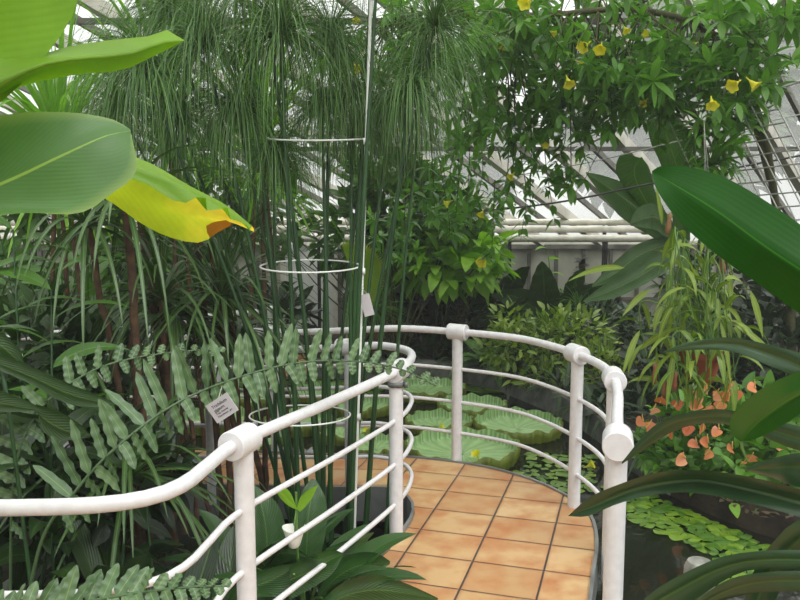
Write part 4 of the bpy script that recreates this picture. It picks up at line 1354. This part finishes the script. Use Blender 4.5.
# ------------------------------------------------------------------ far bank, centre: bright bush over dark bushes
shrub('lime_bush', 'bush with fresh yellow-green oval leaves above the railing post on the far bank', 'bush', g(440, 9.9), [el(445, 262, 9.7, 55, 28, 170), el(415, 255, 9.9, 35, 25, 90), el(480, 255, 9.6, 28, 28, 90), el(470, 272, 9.5, 30, 14, 60)], G_LIME, .31, .075, droop=.9, ns=16)
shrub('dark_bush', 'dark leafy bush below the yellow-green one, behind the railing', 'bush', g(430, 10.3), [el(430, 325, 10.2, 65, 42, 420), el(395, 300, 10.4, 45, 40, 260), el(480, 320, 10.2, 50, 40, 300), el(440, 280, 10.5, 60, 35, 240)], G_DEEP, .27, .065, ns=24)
shrub('leafy_tree', 'mid green leafy tree behind the papyrus stems on the far bank', 'tree', g(400, 9.75), [el(400, 205, 9.7, 60, 42, 380), el(352, 235, 9.8, 40, 40, 240), el(440, 220, 9.7, 50, 26, 240), el(385, 165, 9.6, 45, 30, 180), el(270, 215, 9.8, 40, 40, 200)], G_MID, .27, .055, ns=26)
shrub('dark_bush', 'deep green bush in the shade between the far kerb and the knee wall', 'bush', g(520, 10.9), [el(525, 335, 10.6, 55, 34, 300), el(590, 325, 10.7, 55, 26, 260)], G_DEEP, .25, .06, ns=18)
shrub('dark_bush', 'deep green bush at the far left bank behind the distant railing', 'bush', g(250, 10.4), [el(240, 320, 10.3, 80, 40, 420), el(150, 300, 10.4, 80, 50, 420)], G_DARK, .27, .06, ns=24)
shrub('leafy_bush', 'mid green bush at the far left below the grey wall', 'bush', g(60, 9.4), [el(60, 320, 9.3, 80, 50, 420), el(-20, 290, 9.4, 60, 60, 300)], G_MID, .27, .06, ns=18)
shrub('leafy_tree', 'dark leafy tree behind the brown trunks at the left', 'tree', g(120, 8.6), [el(150, 245, 8.6, 60, 50, 330), el(90, 200, 8.8, 60, 50, 300), el(200, 215, 8.8, 50, 50, 260), el(30, 180, 8.6, 50, 60, 300), el(240, 170, 9., 50, 60, 220)], G_MID, .26, .05, ns=24)

shrub('dark_bush', 'dark bush in the left bed between the leafy canes and the fern', 'bush', g(50, 4.45), [el(40, 350, 4.4, 55, 50, 300), el(100, 370, 4.5, 40, 44, 260), el(0, 420, 4.2, 60, 50, 260)], G_DARK, .2, .035, prof='lance', ns=16)
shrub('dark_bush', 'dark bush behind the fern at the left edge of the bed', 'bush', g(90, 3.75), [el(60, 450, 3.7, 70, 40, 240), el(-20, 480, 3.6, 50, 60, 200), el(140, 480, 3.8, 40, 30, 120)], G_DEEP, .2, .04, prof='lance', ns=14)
# white panel added for the bright background light behind the papyrus stems
dr = thing('bright_panel_1', 'white panel added in the far wall for the bright background light behind the papyrus stems', None, (at(305, 250, 11.9)[0], 11.95, GZ))
dr['kind'] = 'structure'
dx_ = at(308, 250, 11.9)[0]
m = MB()
box(m, (dx_, 12.03, .55), (.8, .06, 1.3))
m.build('panel', M_STAKE, dr, smooth=False)
for sx_ in (-.4, .4):
    m = MB()
    box(m, (dx_ + sx_, 12.0, .55), (.07, .1, 1.36))
    m.build('frame', M_PIPE, dr, smooth=False)

# large dark lobed leaves against the knee wall
ear = thing('philodendron', 'dark glossy plant with very large ribbed leaves against the knee wall', 'plant', g(525, 10.4))
for px, py, dx, dz, L, W in ((552, 330, -.55, .8, 1.25, .23), (535, 320, -.75, .45, 1.1, .22), (545, 318, -.1, .95, 1.0, .2), (500, 320, -.5, .8, 1.0, .2), (560, 318, .35, .8, .85, .17), (520, 325, -.9, .2, 1.0, .22), (505, 300, .2, .8, .7, .16), (570, 300, .1, .9, .6, .12)):
    m = MB()
    p = at(px, py, 10.2)
    leaves(m, [p], [(dx, -.35, dz)], L, W, n=18, us=(-1, -.6, -.25, 0, .25, .6, 1), prof='ovate', droop=1.1, fold=.1, wave=.14, wf=5, up=(0, -1, .3), twist=.1)
    m.build('leaf', G_DARK, ear)
    m = MB()
    tube(m, spline([g(525, 10.4, GZ - .03), (g(525, 10.4) + p) / 2 + [0, 0, .1], p], 10), .018, 6)
    m.build('leaf_stalk', M_GREENSTEM, ear)
t = thing('young_climber', 'slender plant with a few fresh pale leaves in front of the knee wall', 'plant', g(556, 10.2))
c = spline([g(556, 10.2, GZ - .02), at(552, 300, 10.2), at(549, 262, 10.2), at(546, 245, 10.2)], 30)
m = MB()
tube(m, c, np.linspace(.012, .005, 31), 6)
m.build('stem', M_GREENSTEM, t)
i = np.array([12, 14, 16, 18, 20, 22, 24, 26, 29, 17, 21])
m = MB()
leaves(m, c[i], np.stack([np.where(np.arange(11) % 2, 1, -1) * .8, -.4 + 0 * i, .35 + 0 * i], 1), .2, .042, n=7, prof='ovate', droop=1.2)
m.build('foliage', G_LIME, t)
t = thing('dark_cordyline', 'narrow blackish plant standing before a pale panel of the knee wall', 'plant', g(583, 10.6))
m = MB()
c = spline([g(583, 10.6, GZ - .02), at(582, 262, 10.6)], 20)
tube(m, c, .02, 6)
m.build('stem', M_BARK, t)
m = MB()
i = np.repeat(np.arange(8, 21), 6)
leaves(m, c[i], dirs(len(i), -10, 70), .14, .04, n=5, prof='ovate', droop=.9, wave=.1)
m.build('foliage', leafmat('blackish_purple_leaf', (40, 36, 38), (54, 46, 48), .05, .4), t)
t = thing('spider_plant', 'small spiky grassy plant above the variegated bush', 'plant', g(578, 9.9, GZ))
m = MB()
rosette(m, at(578, 308, 9.9), 46, .38, .014, 0, 80, 1.3, 'strap')
m.build('leaf_rosette', G_MID, t)
m = MB()
tube(m, [g(578, 9.9, GZ - .02), at(578, 310, 9.9)], .025, 7)
m.build('stem', M_BARK, t)

# variegated bush and fine-leaved bush right of the railing
shrub('variegated_bush', 'bushy croton with cream-flecked leaves right of the far railing post', 'bush', g(560, 8.6), [el(520, 350, 8.6, 38, 32, 300), el(555, 340, 8.6, 40, 34, 300), el(545, 385, 8.3, 36, 24, 200), el(590, 375, 8.2, 38, 40, 320), el(510, 318, 8.8, 18, 14, 60), el(620, 390, 8., 24, 40, 260), el(575, 330, 8.7, 40, 22, 240), el(500, 345, 8.7, 22, 22, 140)], G_VARIEG, .135, .026, prof='lance', droop=.6, ns=26)
shrub('fine_leaved_bush', 'dull green fine-leaved bush behind the variegated one', 'bush', g(610, 9.4), [el(600, 325, 9.4, 45, 22, 420), el(640, 340, 9.2, 36, 34, 300)], G_DARK, .16, .022, prof='lance', ns=16)
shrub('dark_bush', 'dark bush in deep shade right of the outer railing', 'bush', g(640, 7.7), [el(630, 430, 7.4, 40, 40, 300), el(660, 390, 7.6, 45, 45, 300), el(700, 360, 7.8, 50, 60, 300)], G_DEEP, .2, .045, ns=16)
clump('pale green drooping leaves over the kerb behind the lily pads', g(490, 8.95, -.08), 20, .62, .075, leafmat('calathea_leaf', (110, 150, 108), (90, 130, 90), .2, .4, .15, 14, 5, (150, 176, 130), .05), 20, 70, 2.4, name='calathea', prof='lance', stalk=.1)
clump('dark narrow-leaved clump on the kerb left of the second outer post', g(560, 7.95, -.08), 16, .42, .022, G_DEEP, 10, 70, 1.8, name='lily_turf', prof='lance', stalk=.0)
clump('dark drooping clump on the kerb beyond the lily pads', g(530, 8.65, -.08), 18, .5, .03, G_DEEP, 15, 75, 2.2, name='lily_turf', prof='lance', stalk=.0)
clump('dark grassy clump on the kerb between the right-hand posts', g(600, 7.1, -.08), 20, .45, .025, G_DARK, 10, 75, 1.9, name='lily_turf', prof='lance', stalk=.0)

# kerbside tufts leaning over the water, each a plant of its own
for j, (k, L_, lab) in enumerate(((3, .4, 'dark tuft on the kerb nearest the flamingo flowers'), (9, .42, 'dark tuft on the kerb under the hanging pot'), (15, .45, 'dark tuft on the kerb beside the second outer post'), (21, .45, 'dark tuft on the kerb between the two outer posts'), (27, .42, 'dark tuft on the kerb right of the pale drooping leaves'), (32, .42, 'dark tuft on the kerb directly behind the pale drooping leaves'))):
    p = kp[k] + nz(np.array([kp[k][0], kp[k][1] - 6, 0])) * .13
    clump(lab, [p[0], p[1], -.1], 22, L_, .022, (G_DARK, G_DEEP)[j % 2], 5, 75, 2.2, name='lily_turf', group='kerbside tufts', prof='lance', stalk=0)

# fan-leaf and starburst palm behind the pole
fp = thing('fan_palm', 'yellow-green pleated fan palm leaf just right of the white support pole', 'palm', g(352, 8.0))
c0 = at(352, 275, 8.0)
m = MB()
n = 90
aa = np.linspace(-1.5, 1.9, n)
rows = []
for q in np.linspace(.04, 1, 7):
    zig = .018 * np.where(np.arange(n) % 2, 1, -1) * q
    rr = q * .33 * (1 + (.05 * np.where(np.arange(n) % 2, 1, -1) if q > .95 else 0))
    rows.append(np.stack([c0[0] + rr * np.cos(aa) * 1.0, c0[1] + zig - .05 * q, c0[2] + rr * np.sin(aa) * 1.05], 1))
A = np.zeros((7, n, 3))
A[..., 1] = np.linspace(0, 1, 7)[:, None]
A[..., 2] = (np.arange(n) % 2)[None]
m.grid(np.array(rows), A)
m.build('leaf', leafmat('fan_leaf', (150, 196, 72), (186, 220, 104), .5, .45, tip=(190, 190, 90), tip0=.85), fp)
m = MB()
tube(m, spline([g(352, 8, GZ - .03), (g(352, 8) + c0) / 2 + [-.06, 0, 0], c0], 12), .012, 6)
m.build('leaf_stalk', M_GREENSTEM, fp)
cy = thing('yucca', 'spiky starburst rosette with a yellowish heart below the fan palm leaf', 'plant', g(375, 8.9))
m = MB()
rosette(m, at(374, 308, 8.9), 110, .52, .012, -40, 88, .5, 'strap', seg=5)
m.build('leaf_rosette', G_MID, cy)
m = MB()
tube(m, [g(375, 8.9, GZ - .03), at(374, 310, 8.9)], .035, 8)
m.build('trunk', M_BARK, cy)
m = MB()
rosette(m, at(374, 307, 8.85), 30, .17, .014, 0, 80, .4, 'strap', seg=4)
m.build('heart_leaves', G_LIME, cy)

# crates and pots on the far left bank
for px, py, Y, s, lab in ((292, 352, 8.75, (.42, .3, .2), 'pale wooden crate on the far bank, seen between the papyrus stems'), (283, 338, 8.95, (.3, .25, .42), 'upright pale wooden crate behind the lower one')):
    p = at(px, py, Y)
    t = thing('wooden_crate', lab, 'crate', (p[0], Y, GZ))
    m = MB()
    for k in range(4):
        z = GZ + (k + .5) * s[2] / 4
        for sy in (-1, 1):
            box(m, (p[0], Y + sy * s[1] / 2, z), (s[0], .014, s[2] / 4 - .015))
        for sx_ in (-1, 1):
            box(m, (p[0] + sx_ * s[0] / 2, Y, z), (.014, s[1], s[2] / 4 - .015))
    m.build('slats', M_CARTON, t, smooth=False)
    for sx_ in (-1, 1):
        for sy in (-1, 1):
            m = MB()
            box(m, (p[0] + sx_ * (s[0] / 2 - .02), Y + sy * (s[1] / 2 - .02), GZ + s[2] / 2), (.025, .025, s[2]))
            m.build('corner_post', M_CARTON, t, smooth=False)

# ------------------------------------------------------------------ banana leaves behind, right of centre
bk = thing('banana_plant', 'grey-green banana leaves in front of the glass at the right, behind the hanging basket', 'banana plant', g(680, 8.3))
m = MB()
tube(m, spline([g(680, 8.3, GZ - .04), at(684, 300, 8.3), at(682, 235, 8.3)], 14), np.linspace(.1, .06, 15), 12)
m.build('pseudostem', M_GREENSTEM, bk)
for A, M_, B, Y0, Y1 in (
    ([(586, 172), (605, 176), (625, 184), (640, 200), (660, 225)], [(586, 173), (610, 188), (632, 204), (650, 220), (672, 240)], [(586, 174), (600, 193), (622, 218), (640, 230), (675, 250)], 8.0, 8.3),
    ([(640, 158), (622, 154), (616, 172), (630, 195), (655, 230)], [(641, 157), (634, 170), (640, 190), (655, 215), (672, 240)], [(642, 157), (650, 170), (655, 190), (668, 215), (685, 240)], 7.9, 8.3),
    ([(592, 285), (608, 268), (634, 246), (662, 236), (685, 232)], [(592, 286), (614, 274), (640, 255), (665, 245), (685, 238)], [(592, 287), (618, 281), (645, 264), (668, 255), (688, 246)], 7.7, 8.3),
    ([(584, 300), (605, 284), (634, 268), (660, 250), (685, 240)], [(584, 301), (610, 291), (640, 276), (664, 260), (685, 245)], [(584, 302), (615, 298), (645, 284), (668, 270), (690, 250)], 7.5, 8.3),
    ([(650, 92), (646, 112), (650, 140), (664, 175), (676, 240)], [(651, 91), (660, 112), (668, 140), (678, 175), (683, 240)], [(652, 91), (672, 108), (686, 136), (692, 170), (690, 240)], 7.4, 8.25),
    ([(690, 150), (700, 160), (705, 185), (700, 210), (684, 240)], [(689, 150), (692, 165), (694, 185), (692, 210), (684, 240)], [(688, 150), (682, 168), (682, 188), (682, 210), (682, 240)], 7.6, 8.3),
    ([(630, 222), (638, 208), (655, 204), (668, 220), (680, 240)], [(630, 224), (645, 218), (658, 218), (670, 230), (682, 240)], [(631, 226), (645, 228), (655, 230), (668, 238), (684, 242)], 7.6, 8.2)):
    m = MB()
    loft(m, *[[(x, y, Y0 + (Y1 - Y0) * i / (len(q) - 1)) for i, (x, y) in enumerate(q)] for q in (A, M_, B)], n=30, bow=.05, wave=.03, wf=5)
    m.build('leaf', G_BANANA_BACK, bk)

# ------------------------------------------------------------------ hanging basket of trailing pale leaves
hb = thing('hanging_pot', 'terracotta pot hung under the mesh, hidden in trailing pale strap leaves', 'hanging plant', at(700, 385, 4.8))
pc0 = at(700, 380, 4.8)
m = MB()
lathe(m, [(0, 0), (.085, 0), (.12, .15), (.13, .15), (.13, .185), (.105, .185), (.1, .14), (0, .14)], pc0, seg=24)
m.build('pot', M_TERRA, hb, sharp=35)
for k in range(3):
    m = MB()
    a_ = k * 2.094
    tube(m, spline([pc0 + [.12 * math.cos(a_), .12 * math.sin(a_), .18], pc0 + [.03 * math.cos(a_), .03 * math.sin(a_), 1.0], at(704, 120, 4.85)], 12), .0012, 4)
    m.build('hanger', M_WIRE, hb)
m = MB()
sm = MB()
for k in range(30):
    px, py = 690 + R.normal(0, 32), 225 + 130 * R.random()
    px = min(max(px, 612), 765)
    e = at(px, py, 4.8 + R.normal(0, .16))
    b = pc0 + [R.normal(0, .05), R.normal(0, .05), .16]
    hi = at((700 + px) / 2, py - 10, 4.8)
    low = at(px + R.normal(0, 10), min(py + 60 + 60 * R.random(), 385), e[1])
    c = spline([b, hi * .6 + b * .4 + R.normal(0, .05, 3), e, low], 26)
    tube(sm, c, np.linspace(.006, .003, 27), 5, caps=False)
    i = np.arange(8, 27, 3)
    dd = nz(R.normal(0, 1, (len(i), 3)) + [0, -.2, -.1])
    leaves(m, c[i], dd, .21 * (.7 + .6 * R.random(len(i))), .015 + .006 * R.random(len(i)), n=9, prof='lance', droop=1.6 + R.random(len(i)), fold=.25, twist=.6)
for px, py, dx, dz, L in ((625, 268, -.95, .1, .38), (640, 330, -.5, -.9, .3), (662, 225, -.2, .9, .25), (735, 325, .8, -.45, .36), (750, 290, .3, -.9, .3), (728, 272, .1, -.9, .2), (660, 250, .8, -.4, .22), (675, 345, -.2, -1, .4), (690, 330, -.1, -1, .35), (640, 350, .3, .4, .3), (720, 320, .2, -1, .4), (650, 290, -.6, -.3, .25)):
    leaves(m, [at(px, py, 4.65)], [(dx, -.2, dz)], L, .019, n=9, prof='lance', droop=.7, fold=.2, up=(0, -1, .2), rnd=.8)
m.build('foliage', G_PALE, hb)
sm.build('stems', M_GREENSTEM, hb)
for px, py, Y in ((669, 222, 4.6), (655, 372, 4.65), (664, 385, 4.7), (675, 380, 4.65), (722, 262, 4.6)):
    m = MB()
    p = at(px, py, Y)
    lathe(m, [(0, -.075), (.012, -.07), (.017, -.03), (.012, .02), (.016, .04), (.005, .055)], p, (R.normal(0, .15), 0, 1), 10)
    m.build('pitcher', plain('reddish_pitcher', (140, 74, 52), .5, (110, 96, 48), 12) if 'reddish_pitcher' not in bpy.data.materials else bpy.data.materials['reddish_pitcher'], hb)
ep = thing('epiphyte', 'tuft of strap leaves growing on the wire mesh above the hanging pot', 'plant', at(712, 170, 5.3))
m = MB()
rosette(m, at(712, 165, 5.3), 40, .36, .022, -50, 60, 1.2, 'strap')
rosette(m, at(700, 130, 5.4), 26, .3, .022, -60, 40, 1.2, 'strap')
m.build('foliage', G_MID, ep)
m = MB()
tube(m, spline([at(712, 170, 5.32), at(700, 130, 5.42), at(694, 110, 5.5)], 8), .012, 6)
m.build('stem', M_BARK, ep)

# ------------------------------------------------------------------ flamingo flowers on the right bank
an = shrub('anthurium', 'bushy flamingo flower plant with salmon heart-shaped blooms on the right bank', 'flowering plant', g(720, 6.0), [el(705, 435, 5.9, 60, 40, 330), el(760, 420, 6.1, 55, 40, 260), el(670, 455, 5.9, 40, 26, 150), el(725, 468, 5.6, 70, 18, 220), el(672, 462, 5.65, 36, 26, 200), el(760, 455, 5.3, 50, 22, 160)], G_ANTH, .13, .042, prof='heart', droop=.9, stem=M_GREENSTEM, ns=26)
def spathe(px, py, Y, s):
    p = at(px, py, Y)
    d = nz((R.normal(0, .6), -.35, .25 + R.normal(0, .4)))
    m = MB()
    leaves(m, [p], [d], s, s * .5, n=10, us=(-1, -.5, 0, .5, 1), prof='spathe', droop=.5, fold=.12, up=(R.normal(0, .3), -.8, .8), twist=.2)
    f = m.build('flower', M_SALMON, an)
    m = MB()
    tube(m, spline([p + [0, -.004, .004], p + d * s * .25 + [0, -.02, .035], p + d * s * .35 + [0, -.03, .06]], 6), np.linspace(.006, .003, 7), 6)
    q = m.build('spadix', M_SPADIX, an)
    q.parent = f
    m = MB()
    tube(m, spline([p, p + [0, .06, -.12], g(720, 6.0) * .3 + p * .7 - [0, -.1, .2]], 6), .003, 4)
    q = m.build('flower_stalk', M_GREENSTEM, an)
    q.parent = f
for px, py in ((643, 418), (651, 409), (646, 425), (660, 400), (674, 404), (690, 422), (687, 431), (702, 429), (706, 405), (716, 405), (700, 400), (728, 398), (733, 395), (708, 388), (713, 393), (730, 386), (719, 426), (697, 441), (708, 440), (732, 446), (740, 462), (748, 458), (776, 441), (685, 455), (705, 452), (722, 395), (696, 388), (776, 400), (668, 433), (755, 385)):
    spathe(px, py + 3, 5.2 + .1 * R.random(),   .072 + .02 * R.random())
clump('pale round-leaved seedling hanging over the pool edge', at(720, 505, 5.0) * [1, 1, 0] + [0, 0, GZ], 9, .2, .045, G_LIME, 10, 70, 1.6, name='seedling', prof='heart', stalk=.5)
clump('small fern-like tuft on the pool bank at the right edge', g(795, 4.9, GZ), 14, .32, .016, G_MID, 20, 80, 1.4, name='lily_turf', prof='lance', stalk=0)
for px, Y, rx, ry, cy_, lab, mt in ((790, 7.4, 60, 90, 330, 'dark bush filling the right edge behind the hanging basket', G_DEEP), (860, 6.2, 60, 80, 420, 'dark bush beyond the right edge behind the flamingo flowers', G_DEEP), (730, 9.6, 70, 50, 290, 'dark bush before the knee wall behind the banana leaves', G_DARK)):
    shrub('dark_bush', lab, 'bush', g(px, Y), [el(px, cy_, Y, rx, ry, 420), el(px - 10, cy_ + 40, Y, rx, ry * .6, 260)], mt, .2, .05, ns=16)
m = MB()
n = 120
P = np.stack([2.05 + .55 * R.random(n), 4.5 + 1.6 * R.random(n), np.full(n, GZ + .02)], 1)
leaves(m, P, dirs(n, -5, 25), .06, .014, n=3, prof='ovate', droop=.4)
tag(m.build('leaf_litter', leafmat('dry_fallen_leaves', (84, 66, 48), (60, 46, 34), .1, .8)), 'dry brown leaf litter on the right bank', 'leaf litter', kind='stuff')

# ------------------------------------------------------------------ trees outside the glass
for x, y, h, r, lab in ((6.0, 17.5, 4.0, 2.6, 'broad tree outside the glass behind the trellis'), (12.0, 18.5, 4.8, 3.3, 'tall tree outside the glass at the far right'), (1.2, 21, 3.2, 1.9, 'small tree outside the glass, middle of the back wall')):
    t = thing('tree', lab, 'tree', (x, y, GZ))
    m = MB()
    P, v = ball(3600, (x, y, h), (r, r, r * .9), .4)
    leaves(m, P, v + R.normal(0, .6, v.shape), .55, .16, n=3, prof='ovate', droop=.4)
    m.build('crown', G_OUT, t)
    m = MB()
    tube(m, [(x, y, GZ - .1), (x, y, h)], .22, 10)
    m.build('trunk', M_BARK, t)

# ------------------------------------------------------------------ humid haze volume, added for the whitish veil of glare
hm, nt, N = new_mat('glare_haze')
vs = N('ShaderNodeVolumeScatter', i={'Color': (.95, .97, .96, 1), 'Density': .0045, 'Anisotropy': .2})
vo = N('ShaderNodeOutputMaterial')
nt.links.new(vs.outputs[0], vo.inputs['Volume'])
m = MB()
box(m, (1.5, 2.2, 3.), (27.5, 23, 8))
tag(m.build('glare_haze', hm, smooth=False), 'faint humid haze in the greenhouse air, added for the whitish veil of glare', 'haze', kind='stuff')
